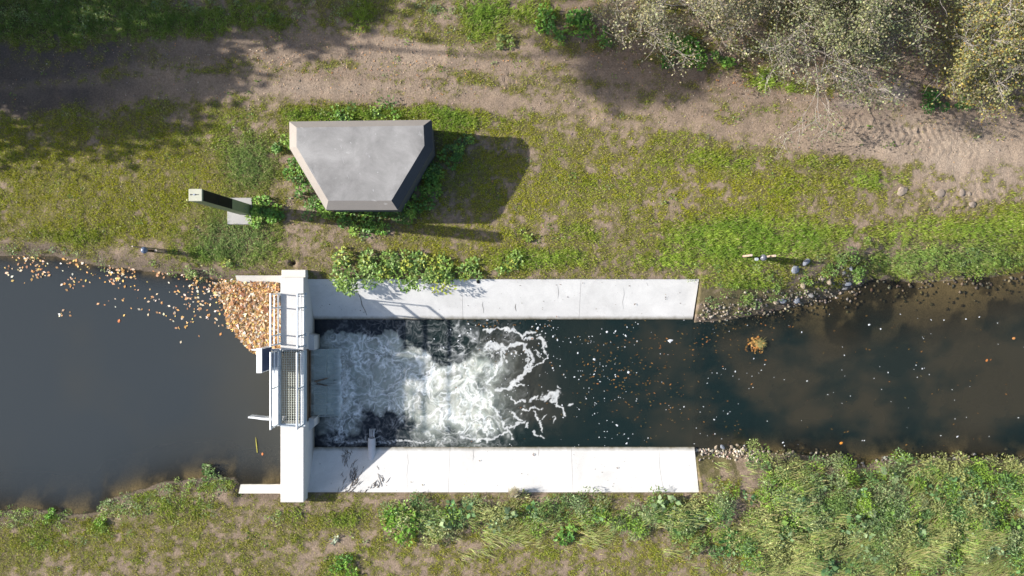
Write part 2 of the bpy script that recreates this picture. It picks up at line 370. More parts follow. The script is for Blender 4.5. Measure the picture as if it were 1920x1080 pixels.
def ground_z(X, Y, detail=True):
    X = np.asarray(X, float); Y = np.asarray(Y, float)
    z = 0.10 * (fbm(X * 0.25, Y * 0.25, 3, 3) - 0.5)
    px = 960 + X * 50; py = 540 - Y * 50
    if detail:
        z = z + 0.055 * (fbm(X * 2.2, Y * 2.2, 5, 4) - 0.5)
        # wheel ruts
        for pts, w, d in (([(0, 112), (150, 104), (300, 100), (560, 88), (800, 110)], 26, 0.06), ([(0, 188), (150, 182), (250, 165), (420, 158), (640, 160), (900, 182), (1100, 205)], 24, 0.07),
                          ([(1300, 205), (1600, 240), (1920, 262)], 28, 0.05), ([(1350, 260), (1600, 330), (1920, 350)], 26, 0.03)):
            dd = seg_dist(px, py, pts); z = z - d * np.exp(-(dd / w) ** 2) + 0.35 * d * np.exp(-((dd - w * 1.5) / (w * .5)) ** 2)
        wx = 10 * (fbm(X * 0.8, Y * 0.8, 71, 2) - .5)
        for x0, y0, x1, y1, w, pitch, dep, kd in TRACKS:
            L = math.hypot(x1 - x0, y1 - y0); ux, uy = (x1 - x0) / L, (y1 - y0) / L
            s = (px - x0) * ux + (py - y0) * uy; t = -(px - x0) * uy + (py - y0) * ux + wx * .5
            inside = sstep(-6, 4, s) * sstep(L + 6, L - 4, s) * sstep(w * .62, w * .45, np.abs(t))
            sk = np.abs(t) if kd == 'v' else t * -0.9
            ph = (s + sk * 0.75 + 9 * (fbm(X * 1.1, Y * 1.1, 75, 2) - .5)) / pitch
            tri = np.abs((ph % 1.0) - 0.5) * 2
            z = z + inside * dep * .6 * (sstep(0.2, 0.7, tri + .5 * (fbm(X * 7, Y * 7, 79, 2) - .5)) - 0.6) * sstep(.26, .5, fbm(X * 1.6, Y * 1.6, 77, 3))
        # burrow by the weir
        bx, by, _ = W(549, 493); z = z - 0.35 * np.exp(-(((X - bx) / 0.10) ** 2 + ((Y - by) / 0.09) ** 2)) + 0.05 * np.exp(-(((X - bx) / 0.28) ** 2 + ((Y - by - .15) / 0.2) ** 2))
    n = 0.10 * (fbm(X * 1.3, Y * 1.3, 9, 3) - 0.5)
    # upstream
    dN = np.interp(X, *UN) - Y + n * 2; dS = Y - np.interp(X, *US) + n * 2
    def prof_u(d, slope):
        return np.where(d < 0, lerp(z, ZU, sstep(-0.9, 0.0, d)), ZU - np.minimum(d * slope + 0.12 * np.minimum(d, 1) ** 2, 1.3))
    zu = np.maximum(prof_u(dN, 0.9), prof_u(dS, 0.26))
    # downstream
    dN2 = np.interp(X, *DN) - Y + n * 2; dS2 = Y - np.interp(X, *DS) + n * 2
    def prof_d(d, slope, w):
        return np.where(d < 0, lerp(z, ZD, np.clip((d + w) / w, 0, 1) ** 1.25), ZD - np.minimum(d * slope + 0.05 * d * d, 0.75))
    shelf = 0.10 + 0.55 * sstep(13.0, 9.5, X)
    zd = np.maximum(prof_d(dN2, shelf, 1.7), prof_d(dS2, 0.45, 1.3))
    zd = zd + (zd < ZD) * 0.55 * (fbm(X * 0.45, Y * 0.6, 31, 4) - 0.52) * np.clip((ZD - zd) * 3, 0, 1)
    # between the aprons
    ins = np.maximum(0, np.minimum(YNO - Y, Y - YSO))
    edge = lerp(z, ZAO + 0.02, sstep(-0.6, 0.0, np.where(Y > -3, YNO - Y, Y - YSO)))
    za = np.where(ins > 0.06, -2.75, edge)
    out = np.where(X < -8.1, zu, np.where(X < XA - 0.02, za, zd))
    return out

# ------------------------------------------------------------------ cover maps (bare soil, turf, moss, weeds)
TR_A = [(-300, 140), (0, 128), (200, 108), (400, 92), (560, 84), (700, 98), (850, 108), (1000, 125), (1150, 158), (1400, 192), (1600, 222), (1750, 240), (2300, 262)]
TR_B = [(-300, 190), (0, 188), (150, 184), (250, 166), (400, 160), (600, 160), (750, 170), (900, 182), (1050, 206), (1250, 228), (1500, 262), (1700, 275), (2300, 300)]
BARE = [(640, 90, 130, 40, .3), (760, 75, 90, 35, .5), (480, 245, 55, 28, .55), (560, 385, 26, 46, .75), (1010, 300, 22, 32, .55), (1700, 255, 260, 48, .6), (1830, 330, 170, 45, .55),
        (1880, 300, 120, 60, .5), (240, 478, 70, 16, .7), (345, 440, 45, 16, .5), (70, 458, 60, 10, .6), (420, 508, 60, 12, .75), (570, 440, 50, 28, .6), (660, 450, 60, 18, .45), (800, 470, 40, 14, .5),
        (1140, 410, 60, 22, .4), (1230, 380, 80, 22, .45), (1290, 405, 40, 14, .5), (1150, 480, 45, 12, .5), (1560, 378, 34, 16, .6), (1780, 385, 90, 14, .5), (1610, 470, 22, 40, .9, -20), (1660, 465, 60, 8, .6), (1740, 462, 50, 8, .6), (1620, 412, 20, 8, .8),
        (1155, 30, 70, 45, .9), (1210, 120, 120, 40, .7), (1330, 150, 90, 30, .6), (1500, 150, 140, 60, .8), (1650, 130, 150, 70, .9), (1750, 60, 90, 70, .9), (1850, 190, 110, 40, .6), (1340, 475, 20, 18, .5), (1445, 510, 24, 26, .8), (1530, 500, 40, 18, .7),
        (300, 1045, 90, 35, .65), (440, 1000, 60, 18, .4), (560, 1030, 70, 25, .35), (660, 1015, 50, 30, .55), (830, 1045, 140, 34, .7), (1060, 1062, 90, 22, .8), (1370, 975, 20, 52, .9, 28), (1420, 905, 14, 30, .9, 15), (1335, 905, 26, 24, .5), (660, 940, 60, 12, .5), (1500, 1085, 90, 20, .8), (100, 1060, 60, 18, .35), (20, 985, 30, 30, .5)]
LUSH = [(120, 30, 260, 45, .7), (420, 35, 160, 30, .55), (680, 28, 36, 34, .8), (905, 28, 46, 46, .9), (990, 20, 60, 26, .5), (470, 300, 60, 60, .6), (400, 260, 40, 30, .3), (440, 450, 85, 48, .65), (600, 212, 70, 16, .8), (710, 210, 120, 14, .8), (845, 232, 44, 30, .8), (930, 225, 50, 22, .35),
        (1330, 445, 110, 42, .6), (1450, 440, 100, 50, .7), (1560, 440, 70, 34, .4), (1700, 430, 120, 26, .5), (1870, 430, 110, 36, .6), (1780, 485, 200, 28, .7), (1390, 545, 80, 46, .7), (1250, 492, 60, 20, .7), (1000, 495, 110, 20, .7), (960, 445, 30, 14, .4), (1090, 440, 50, 20, .5), (1130, 345, 50, 20, .35), (1330, 300, 90, 18, .5),
        (1540, 300, 90, 18, .35), (1640, 335, 60, 16, .6), (1500, 345, 60, 20, .4), (1420, 205, 50, 14, .5), (1440, 150, 26, 24, .9), (1490, 170, 20, 14, .6), (1360, 460, 80, 40, .3), (250, 420, 120, 40, .25), (130, 440, 90, 18, .4), (380, 480, 60, 18, .6), (540, 215, 20, 20, .4),
        (100, 1000, 110, 26, .3), (85, 968, 12, 10, 1.0), (185, 985, 16, 12, .9), (330, 955, 70, 22, .5), (400, 910, 50, 16, .6), (250, 930, 40, 14, .5), (640, 1060, 30, 24, .9), (640, 970, 40, 18, .6), (690, 1040, 30, 20, .3), (1345, 870, 36, 14, .5), (1340, 905, 22, 12, .6), (560, 955, 30, 10, .6), (250, 1060, 24, 12, .5), (560, 1000, 18, 30, .4)]
MOSS = [(200, 330, 330, 110, 1.0), (180, 370, 260, 85, .6), (60, 270, 90, 40, .9), (330, 400, 120, 60, .6), (900, 380, 200, 110, .7), (1150, 330, 260, 90, .6), (1400, 370, 200, 60, .7), (700, 215, 200, 30, .6), (860, 480, 140, 40, .5), (940, 240, 120, 30, .6), (160, 1020, 260, 60, .5), (1000, 1040, 500, 60, .4), (1350, 890, 50, 50, .5)]

def cover(px, py, X, Y):
    wx = 34 * (fbm(X * 0.6, Y * 0.6, 41, 3) - .5); wy = 34 * (fbm(X * 0.6, Y * 0.6, 47, 3) - .5)
    qx, qy = px + wx, py + wy
    tA = sstep(46, 16, seg_dist(qx, qy, TR_A)); tB = sstep(34, 10, seg_dist(qx, qy, TR_B))
    tr = np.maximum(tA * np.where(px > 1000, .75, 1.0), tB)
    lush = np.clip(blobs(qx, qy, LUSH), 0, 1.2); bare = np.clip(blobs(qx, qy, BARE), 0, 1.1); moss = np.clip(blobs(qx, qy, MOSS), 0, 1)
    n = fbm(X * 0.9, Y * 0.9, 51, 4) - .5; n2 = fbm(X * 3.1, Y * 3.1, 57, 3) - .5; n3 = fbm(X * 8, Y * 8, 59, 2) - .5
    ns = fbm((X * .99 - Y * .14) * 0.35, (X * .14 + Y * .99) * 2.6, 63, 3) - .5
    tr = tr * np.where(px > 950, .74 + .26 * sstep(1500, 1650, px), 1.0)
    g = 0.565 + 1.1 * ns * sstep(400, 330, py) + (1.0 * n + 1.5 * n2 + 1.5 * n3) * (1 - .5 * tr) - 0.60 * tr - 0.50 * bare + 0.7 * lush + 0.34 * moss * np.where(px < 560, 1.5, .8)
    return np.clip(g, 0, 1), np.clip(lush + 0.5 * n, 0, 1), moss, tr, bare

# ------------------------------------------------------------------ ground sheet
def axis(a, b, step, far):
    core = np.arange(a, b + step * .5, step); ext = []; d = step; x = core[-1]
    while x < far: d *= 1.35; x += d; ext.append(x)
    lo = []; d = step; x = core[0]
    while x > -far: d *= 1.35; x -= d; lo.append(x)
    return np.concatenate([np.array(lo[::-1]), core, np.array(ext)])
gx = axis(-23.5, 23.5, 0.073, 400); gy = axis(-13.9, 13.9, 0.073, 400)
XX, YY = np.meshgrid(gx, gy); ZZ = ground_z(XX, YY)
PXg, PYg = 960 + XX * 50, 540 - YY * 50
g, lush, moss, tr, bare = cover(PXg, PYg, XX, YY)
soil = np.array([0.27, 0.208, 0.158]); wet = np.array([0.11, 0.092, 0.082]); thatch = np.array([0.12, 0.108, 0.045]); mossc = np.array([0.115, 0.115, 0.022]); litter = np.array([0.17, 0.125, 0.10])  # wet: dark tone for damp soil and for painted tree shade
def mixv(a, b, t): return a * (1 - t[..., None]) + b * t[..., None]
wet_shade = np.clip(sstep(330, 120, PXg) * sstep(260, 200, PYg) * (0.55 + 0.5 * tr) + 0.35 * sstep(640, 350, PXg) * sstep(140, 100, PYg), 0, 1)  # upper-left soil darkened: damp ruts plus tree shade put into the colour
base = mixv(np.broadcast_to(soil, XX.shape + (3,)), wet, wet_shade)
base = mixv(base, np.array([0.37, 0.30, 0.24]), np.clip(blobs(PXg, PYg, [(1740, 260, 170, 60, .9), (1850, 330, 120, 60, .7), (640, 165, 260, 14, .5), (780, 100, 120, 40, .35)]), 0, 1) * (.4 + .8 * fbm(XX * 1.5, YY * 1.5, 67, 3)))
lit = np.clip(blobs(PXg, PYg, [(1180, 60, 130, 80, .9), (1400, 130, 140, 60, .7), (1620, 110, 200, 90, 1.0), (1800, 120, 160, 100, 1.0)]), 0, 1) * (0.55 + 0.9 * (fbm(XX * 1.2, YY * 1.2, 61, 4) - .4))
base = mixv(base, litter, np.clip(lit, 0, 1))
base = mixv(base, np.array([0.20, 0.085, 0.06]), np.clip(blobs(PXg, PYg, [(1735, 45, 40, 45, .8), (1700, 20, 30, 30, .5)]) * (fbm(XX * 2, YY * 2, 66, 3) + .2), 0, .8))
base = mixv(base, np.array([0.36, 0.33, 0.32]), np.clip(blobs(PXg, PYg, [(1600, 150, 45, 30, .7), (1680, 170, 45, 25, .6), (1590, 195, 30, 10, .5)]) * (fbm(XX * 1.6, YY * 1.6, 69, 3) + .1), 0, .8))
gm = mixv(np.broadcast_to(thatch, base.shape), mossc, moss)
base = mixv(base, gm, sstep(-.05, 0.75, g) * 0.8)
# river bed: silt, dark mud, stones; damp bank just above the water line
zw = np.where(XX < -8.1, ZU, ZD)
damp = sstep(0.30, 0.02, ZZ - zw) * (ZZ > zw - .001)
base = mixv(base, np.array([0.13, 0.105, 0.085]), damp * 0.8)
bed = ZZ <= zw
bn = fbm(XX * 1.1, YY * 1.1, 83, 5)
silt = mixv(np.broadcast_to(np.array([0.05, 0.042, 0.03]), base.shape), np.array([0.27, 0.215, 0.14]), sstep(0.40, 0.58, bn))
base = np.where(bed[..., None], silt, base)
GRID = {'z': ZZ, 'g': g, 'lush': lush, 'moss': moss, 'tr': tr, 'bare': bare}
_ground_exact, _cover_exact = ground_z, cover
def _samp(name, X, Y):
    X = np.asarray(X, float); Y = np.asarray(Y, float); A = GRID[name]
    i = np.clip(np.searchsorted(gx, X) - 1, 0, len(gx) - 2); j = np.clip(np.searchsorted(gy, Y) - 1, 0, len(gy) - 2)
    u = np.clip((X - gx[i]) / (gx[i + 1] - gx[i]), 0, 1); v = np.clip((Y - gy[j]) / (gy[j + 1] - gy[j]), 0, 1)
    return (A[j, i] * (1 - u) + A[j, i + 1] * u) * (1 - v) + (A[j + 1, i] * (1 - u) + A[j + 1, i + 1] * u) * v
def ground_z(X, Y, detail=True): return _samp('z', X, Y)
def cover(px, py, X, Y): return [_samp(k, X, Y) for k in ('g', 'lush', 'moss', 'tr', 'bare')]
ny, nx = XX.shape
idx = np.arange(nx * ny).reshape(ny, nx)
F = np.stack([idx[:-1, :-1], idx[:-1, 1:], idx[1:, 1:], idx[1:, :-1]], -1).reshape(-1, 4)
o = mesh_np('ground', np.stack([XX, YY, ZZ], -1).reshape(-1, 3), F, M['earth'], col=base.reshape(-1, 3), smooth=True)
tag(o, kind='structure')

# ------------------------------------------------------------------ water
def water_grid(name, xs, ys, zlev, kind_fn, mat):
    X, Y = np.meshgrid(xs, ys); res = kind_fn(X, Y)
    ny, nx = X.shape; idx = np.arange(nx * ny).reshape(ny, nx)
    F = np.stack([idx[:-1, :-1], idx[:-1, 1:], idx[1:, 1:], idx[1:, :-1]], -1).reshape(-1, 4)
    o = mesh_np(name, np.stack([X, Y, zlev + res['dz']], -1).reshape(-1, 3), F, mat, col=res['col'].reshape(-1, 3),
                attrs={'op': res['op'], 'foam': res['foam'], 'sss': res.get('sss', 0 * X)}, smooth=True)
    return tag(o, kind='structure')

def up_fn(X, Y):
    dep = np.clip(ZU - ground_z(X, Y, False), 0, 3)
    dep = np.where(X > -10.38, np.minimum(dep, np.clip((Y + 7.42) * .54, 0.01, 3)), dep)
    op = np.clip(1 - np.exp(-dep * 4.2), .1, 0.995)
    n = fbm(X * 0.3, Y * 0.3, 91, 3)
    c = mixv(np.broadcast_to(np.array([0.034, 0.041, 0.046]), X.shape + (3,)), np.array([0.050, 0.050, 0.043]), np.clip(sstep(-14, -9, X) * .8 + (n - .5), 0, 1))
    return dict(dz=0 * X, col=c, op=op, foam=0 * X)
water_grid('river_above_weir', np.concatenate([-np.geomspace(400, 22, 24), np.arange(-21.4, -8.05, 0.12), [-8.0, -7.76]]), np.arange(-9.6, 1.9, 0.12), ZU, up_fn, M['water'])

def px_d(X, Y):
    k = 1500 / (CAM_H - ZD); return 960 + X * k, 540 - Y * k
GREEN = np.array([0.0075, 0.0155, 0.0150]); BROWN = np.array([0.034, 0.0315, 0.022])
def down_common(X, Y):
    dep = np.clip(ZD - ground_z(X, Y, False), 0, 3)
    op = np.clip(1 - np.exp(-dep * 3.6), 0.15, 0.97)
    n = fbm(X * 0.35 + 3, Y * 0.5, 97, 4)
    n = pfbm(X * 0.3 + 3, Y * 0.42, 97, 6, .62); t = np.clip((sstep(0.34, 0.66, n) - .1) * sstep(0, 9, X) + 0.35 * sstep(8, 14, X) * sstep(-6, -4.5, Y), 0, 1)
    c = mixv(np.broadcast_to(GREEN, X.shape + (3,)), BROWN, t)
    return c, op
def dn_fn(X, Y):
    c, op = down_common(X, Y)
    op = np.maximum(op, .94 * sstep(11.0, 6.5, X)); return dict(dz=0 * X, col=c, op=op, foam=0 * X)
water_grid('river_below_weir', np.concatenate([np.arange(3.0, 22.1, 0.11), np.geomspace(22.6, 400, 24)]), np.arange(-9.6, 2.4, 0.11), ZD, dn_fn, M['water'])

def Z4(*p): return [(820 + u / 4.153, 590 + v / 4.153) for u, v in p]
STREAKS = [(Z4((370, 130), (450, 108), (520, 115), (580, 122), (640, 150), (700, 140), (770, 155)), 5.0), (Z4((590, 105), (640, 150), (655, 175)), 4),
    (Z4((385, 265), (420, 235), (480, 250), (540, 250), (620, 225), (680, 250), (720, 290), (740, 340), (710, 400), (690, 440), (640, 480), (560, 560), (470, 585)), 6.5),
    (Z4((380, 270), (450, 265), (500, 255)), 5), (Z4((510, 265), (495, 330), (470, 390), (430, 470), (400, 540)), 5), (Z4((690, 260), (700, 330), (690, 400), (660, 470)), 4),
    (Z4((780, 190), (820, 215), (850, 265), (830, 290)), 5), (Z4((680, 195), (730, 190)), 6), (Z4((860, 320), (800, 370), (720, 410), (700, 460)), 3),
    (Z4((840, 640), (880, 620), (930, 620), (930, 660), (880, 660)), 9), (Z4((930, 690), (970, 730), (985, 780)), 5), (Z4((1040, 710), (1060, 715)), 6),
    (Z4((650, 735), (720, 720), (760, 710), (810, 735)), 4.5), (Z4((740, 750), (760, 790), (800, 820)), 3), (Z4((560, 750), (590, 790), (640, 815)), 4),
    (Z4((340, 660), (400, 690), (460, 740), (510, 820), (540, 880), (570, 870), (620, 850), (680, 830)), 4.5), (Z4((820, 830), (800, 910)), 3.5), (Z4((570, 650), (600, 690), (680, 670)), 3.5),
    (Z4((720, 660), (780, 645)), 4), (Z4((180, 960), (300, 970), (400, 980), (500, 940), (560, 890), (580, 960)), 4.5), (Z4((400, 600), (430, 630), (360, 690), (330, 760), (380, 860), (410, 920)), 4.5),
    (Z4((520, 280), (530, 340), (545, 370)), 2.2), (Z4((600, 270), (615, 320)), 1.8), (Z4((760, 260), (770, 290), (800, 330)), 2), (Z4((540, 560), (600, 545), (670, 540)), 4), (Z4((700, 850), (715, 890)), 3),
    (Z4((620, 860), (600, 900)), 2.5), (Z4((760, 930), (800, 950), (830, 960)), 3), (Z4((860, 780), (840, 800)), 3), (Z4((910, 790), (905, 830)), 2.5), (Z4((930, 570), (960, 570)), 3)]
def pool_fn(X, Y):
    px, py = px_d(X, Y); c, op = down_common(X, Y)
    w1 = pfbm(X * 1.2, Y * 1.2, 101, 3) - .5; w2 = pfbm(X * 1.2 + 9, Y * 1.2, 107, 3) - .5
    v1 = pfbm(X * 4.0, Y * 4.0, 111, 3) - .5; v2 = pfbm(X * 4.0 + 7, Y * 4.0, 117, 3) - .5
    qx = px + 60 * w1 + 26 * v1; qy = py + 60 * w2 + 26 * v2
    milk = blobs(qx, qy, [(690, 700, 105, 78, 1.0), (640, 720, 60, 60, .8), (660, 650, 70, 34, .55), (800, 735, 90, 75, 1.2), (870, 735, 70, 50, .9), (900, 690, 55, 24, .7, -12), (890, 795, 70, 28, .6), (640, 800, 40, 18, .5), (770, 690, 60, 50, .5)])
    dark = blobs(qx, qy, [(727, 800, 44, 26, 1.5), (795, 640, 64, 24, .9, 20), (845, 655, 30, 34, .8, 30), (700, 612, 130, 14, 1.0), (600, 612, 30, 20, .5), (620, 828, 60, 14, .9), (895, 728, 16, 34, .7, 40)])
    milk = np.clip(milk - dark, 0, 1)
    white = np.clip(blobs(qx, qy, [(820, 740, 74, 66, 1.0), (872, 698, 50, 30, .8, -20), (795, 680, 28, 30, .6), (880, 775, 60, 30, .6), (650, 690, 16, 34, .5), (648, 745, 15, 26, .6), (655, 640, 20, 14, .3)]) - .6 * dark, 0, 1)
    def ridge(sc, sd, p, k, st=1.0):
        a = X * sc * st + k * w1 + .28 * k * v1; b = Y * sc + k * w2 + .28 * k * v2
        r = 1 - np.abs(2 * pfbm(a, b, sd, 2, .22) - 1) * 1.25; return np.clip(r, 0, 1) ** p
    r1 = ridge(1.2, 121, 16, 2.2); r2 = ridge(2.2, 131, 13, 2.6); r3 = ridge(3.8, 141, 11, 3.0); r4 = ridge(6.5, 145, 9, 3.4)
    near = sstep(590, 640, px) * sstep(1000, 880, qx)
    env = near * (0.11 + 0.58 * milk)
    env = env + 0.25 * sstep(.42, .6, pfbm(X * 1.4, Y * 1.4, 155, 2)) * blobs(qx, qy, [(900, 640, 70, 24, .9), (640, 815, 60, 22, 1), (700, 820, 90, 16, 1), (930, 790, 60, 40, .8), (870, 640, 50, 30, .6), (720, 625, 90, 16, .6)])
    patch = sstep(0.40, 0.62, pfbm(X * 1.0, Y * 1.0, 151, 3))
    f = env * (1.0 * r1 + 1.1 * r2 * (0.4 + .8 * patch) + 0.7 * r3 * (.2 + patch) + .2 * r4 * patch)
    cl = pfbm(X * 2.6 + 3 * w1 + 1.5 * v1, Y * 2.6 + 3 * w2 + 1.5 * v2, 161, 5, .66)
    f = f + white * sstep(.48, .72, cl) * .42
    # old foam drawn out in eddies, laced with holes
    sx_, sy_ = px + 16 * w1 + 16 * v1, py + 16 * w2 + 16 * v2
    lace = pfbm(X * 11, Y * 11, 171, 3, .6); thick = pfbm(X * 2.6, Y * 2.6, 173, 2)
    for pts, w in STREAKS:
        d = seg_dist(sx_, sy_, pts); ww = w * (0.15 + .95 * thick)
        f = np.maximum(f, sstep(ww * 1.15, ww * .35, d + 3.5 * (lace - .5) * 2) * (0.36 + .5 * lace))
    f = np.maximum(f, sstep(4, 1, np.abs(py - 828 - 18 * w1)) * sstep(600, 640, px) * sstep(900, 780, px) * .55 * sstep(.42, .55, lace))
    f = np.maximum(f, sstep(13, 3, np.abs(px - 640 - 40 * w1 - 22 * v1)) * sstep(645, 665, py) * sstep(800, 780, py) * sstep(.38, .6, lace + .25 * w2) * .75)
    wob = sstep(-7.7, -6.7, X) * sstep(3.0, 0.2, X)
    dz = wob * (0.06 * (pfbm(X * 1.6 + 2 * w1, Y * 1.6, 181, 3) - .5) + 0.11 * (pfbm(X * 3.5 + 3 * w1, Y * 3.5 + 3 * w2, 187, 4) - .5) * np.clip(milk + white, 0, 1))
    aer = mixv(np.broadcast_to(np.array([0.30, 0.335, 0.30]), c.shape), np.array([0.40, 0.405, 0.345]), np.clip(white * .6 + 2.2 * (cl - .5), 0, 1))
    mk = np.clip(milk * (-0.05 + 1.85 * pfbm(X * 2.0 + 3 * w1, Y * 2.0 + 3 * w2, 193, 4)), 0, 1)
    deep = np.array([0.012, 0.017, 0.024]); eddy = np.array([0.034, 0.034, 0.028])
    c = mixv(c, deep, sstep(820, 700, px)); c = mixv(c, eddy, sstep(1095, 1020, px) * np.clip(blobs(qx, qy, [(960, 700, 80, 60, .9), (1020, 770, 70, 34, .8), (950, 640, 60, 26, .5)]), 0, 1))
    c = mixv(c, aer, mk)
    return dict(dz=dz, col=c, op=np.maximum(op, .94), foam=np.clip(f, 0, 1) * .92, sss=np.clip(milk + white, 0, 1))
water_grid('stilling_pool_water', np.linspace(-7.70, 3.0, 520), np.linspace(-6.45, -0.95, 270), ZD, pool_fn, M['pool'])

# ------------------------------------------------------------------ concrete aprons, weir, wing walls
def prism_x(x0, x1, prof, nx=1, skew0=None, skew1=None):
    """cross-section in (y, z) run along x; the ends may lean by skew per metre of y"""
    bm = bmesh.new(); rings = []
    for i in range(nx + 1):
        x = lerp(x0, x1, i / nx); ring = []
        for (y, z) in prof:
            dx = 0
            if i == nx and skew1: dx = skew1 * (y - prof[0][0])
            ring.append(bm.verts.new((x + dx, y, z)))
        rings.append(ring)
    n = len(prof)
    for a, b in zip(rings[:-1], rings[1:]):
        for k in range(n): bm.faces.new((a[k], a[(k + 1) % n], b[(k + 1) % n], b[k]))
    bm.faces.new(rings[0][::-1]); bm.faces.new(rings[-1])
    bmesh.ops.recalc_face_normals(bm, faces=bm.faces); return bm
def apron(label, yo, yi, skew, joints):
    t = thing('concrete_apron', label, 'apron', (0, yo, ZAO), 'sloping concrete aprons beside the channel')
    xs = [XW1] + joints + [XA]
    for i, (a, b) in enumerate(zip(xs[:-1], xs[1:])):
        prof = [(yo, ZAO), (yi, ZAI), (yi + (0.03 if yi > -3 else -0.03), ZAI - 0.05), (yi, -2.6), (yo, -2.6)]
        last = i == len(xs) - 2
        sub(from_bm('slab', prism_x(a + (0.004 if i else 0), b - (0 if last else 0.004), prof, 1, None, skew if last else None), M['concrete']), t)
    return t
apron('white sloping concrete apron with leafy bushes hanging over its upper edge', YNO, YNI, 0.02, [-1.9, 2.6])
apron('white sloping concrete apron with grey drain pipe and brown twig litter', YSO, YSI, 0.02, [-2.4, 2.3])

weir = thing('weir', 'pale concrete weir wall crossing the river with a gate opening in the middle', 'weir', (-8.1, -3.7, -0.3))
YG0, YG1 = -5.02, -2.30
pbox('wall_segment', weir, M['deck'], XW0, XW1, YG1, 0.393, -2.6, 0.5, 0.015)
pbox('wall_segment', weir, M['deck'], XW0, XW1, -7.906, YG0, -2.6, 0.5, 0.015)
pbox('end_block', weir, M['wing'], XW0 - .02, XW1 + .02, 0.396, 0.675, -1.0, 0.3, 0.015)
def pier(y0, y1, cham):
    bm = bmesh.new(); x1 = -7.47
    pts = [(XW1 - .003, y0), (x1, y0 + (cham if cham > 0 else 0)), (x1, y1 + (cham if cham < 0 else 0)), (XW1 - .003, y1)]
    lo = [bm.verts.new((x, y, -2.6)) for x, y in pts]; hi = [bm.verts.new((x, y, -0.22)) for x, y in pts]
    for k in range(4): bm.faces.new((lo[k], lo[(k + 1) % 4], hi[(k + 1) % 4], hi[k]))
    bm.faces.new(hi); bm.faces.new(lo[::-1]); bmesh.ops.recalc_face_normals(bm, faces=bm.faces)
    sub(from_bm('pier', bm, M['deck']), weir)
pier(-2.345, -1.74, -0.06); pier(-5.40, -4.93, 0.18)
pbox('gate', weir, M['rust'], -7.80, -7.72, YG0 + .003, YG1 - .003, -0.62, 0.24, 0.01)
pbox('gate_beam', weir, M['rust'], -7.719, -7.655, YG0 + .003, YG1 - .05, -0.50, -0.42, 0.01); pbox('gate_beam', weir, M['rust'], -7.719, -7.665, YG0 + .003, YG1 - .05, 0.02, 0.08, 0.01)
pbox('opening_floor', weir, M['chute'], XW0, -7.81, YG0 + .003, YG1 - .003, -2.6, -1.5)
# chute slabs under the sheet of water
def chute(x0, z0, x1, z1, y0, y1):
    bm = bmesh.new(); v = [bm.verts.new(p) for p in ((x0, y0, z0), (x1, y0, z1), (x1, y1, z1), (x0, y1, z0), (x0, y0, -2), (x1, y0, -2), (x1, y1, -2), (x0, y1, -2))]
    for f in ((0, 1, 2, 3), (4, 7, 6, 5), (0, 4, 5, 1), (1, 5, 6, 2), (2, 6, 7, 3), (3, 7, 4, 0)): bm.faces.new([v[i] for i in f])
    bmesh.ops.bevel(bm, geom=list(bm.edges), offset=0.012, segments=1, affect='EDGES')
    bmesh.ops.recalc_face_normals(bm, faces=bm.faces); sub(from_bm('chute_slab', bm, M['chute']), weir)
for y0, y1 in ((-4.90, -3.72), (-3.56, -2.36)):
    chute(-7.65, -0.84, -7.17, -0.93, y0, y1); chute(-7.16, -0.97, -6.55, -1.22, y0, y1)
chute(-7.65, -0.90, -6.55, -1.25, -3.717, -3.563)
bm = bmesh.new(); bm_tube(bm, [(-7.62, -3.62, -0.80), (-7.2, -3.5, -0.88), (-6.8, -3.36, -1.08)], [0.05, .03, .012], 6); bm_tube(bm, [(-7.62, -3.66, -0.80), (-7.2, -3.76, -0.88), (-6.8, -3.80, -1.08)], [0.05, .03, .012], 6)
sub(from_bm('flow_divider', bm, M['rust']), weir)
# thin sheet of water sliding over the chute
xs = np.linspace(-7.72, -6.45, 50); ys = np.linspace(YG0 + .05, YG1 - .05, 110); Xc, Yc = np.meshgrid(xs, ys)
prof = np.interp(Xc, [-7.72, -7.6, -7.2, -6.7, -6.45], [-0.66, -0.76, -0.87, -1.06, -1.25])
stre = fbm(Xc * 3, Yc * 9, 201, 4)
zc = prof + 0.03 * (stre - .5) + .16 * (pfbm(Xc * 2.5, Yc * 2.5, 209, 3) - .5) * sstep(-7.05, -6.65, Xc)
fc = np.clip(sstep(-6.85, -6.5, Xc + .25 * (fbm(Xc * 3, Yc * 3, 203, 3) - .5)) * (0.3 + stre) + 0.5 * np.clip(1 - np.abs(2 * fbm(Xc * 1.5 + 5, Yc * 7, 207, 3) - 1), 0, 1) ** 14, 0, .9)
ny, nx = Xc.shape; idx = np.arange(nx * ny).reshape(ny, nx); F = np.stack([idx[:-1, :-1], idx[:-1, 1:], idx[1:, 1:], idx[1:, :-1]], -1).reshape(-1, 4)
o = mesh_np('overflow_water', np.stack([Xc, Yc, zc], -1).reshape(-1, 3), F, M['pool'], col=np.broadcast_to(np.array([0.40, 0.45, 0.44]), Xc.shape + (3,)).reshape(-1, 3),
            attrs={'op': np.clip(0.34 + 0.25 * (stre - .5) * 2 + .5 * sstep(-7.0, -6.5, Xc), 0, 1), 'foam': fc}, smooth=True); tag(o, kind='structure')

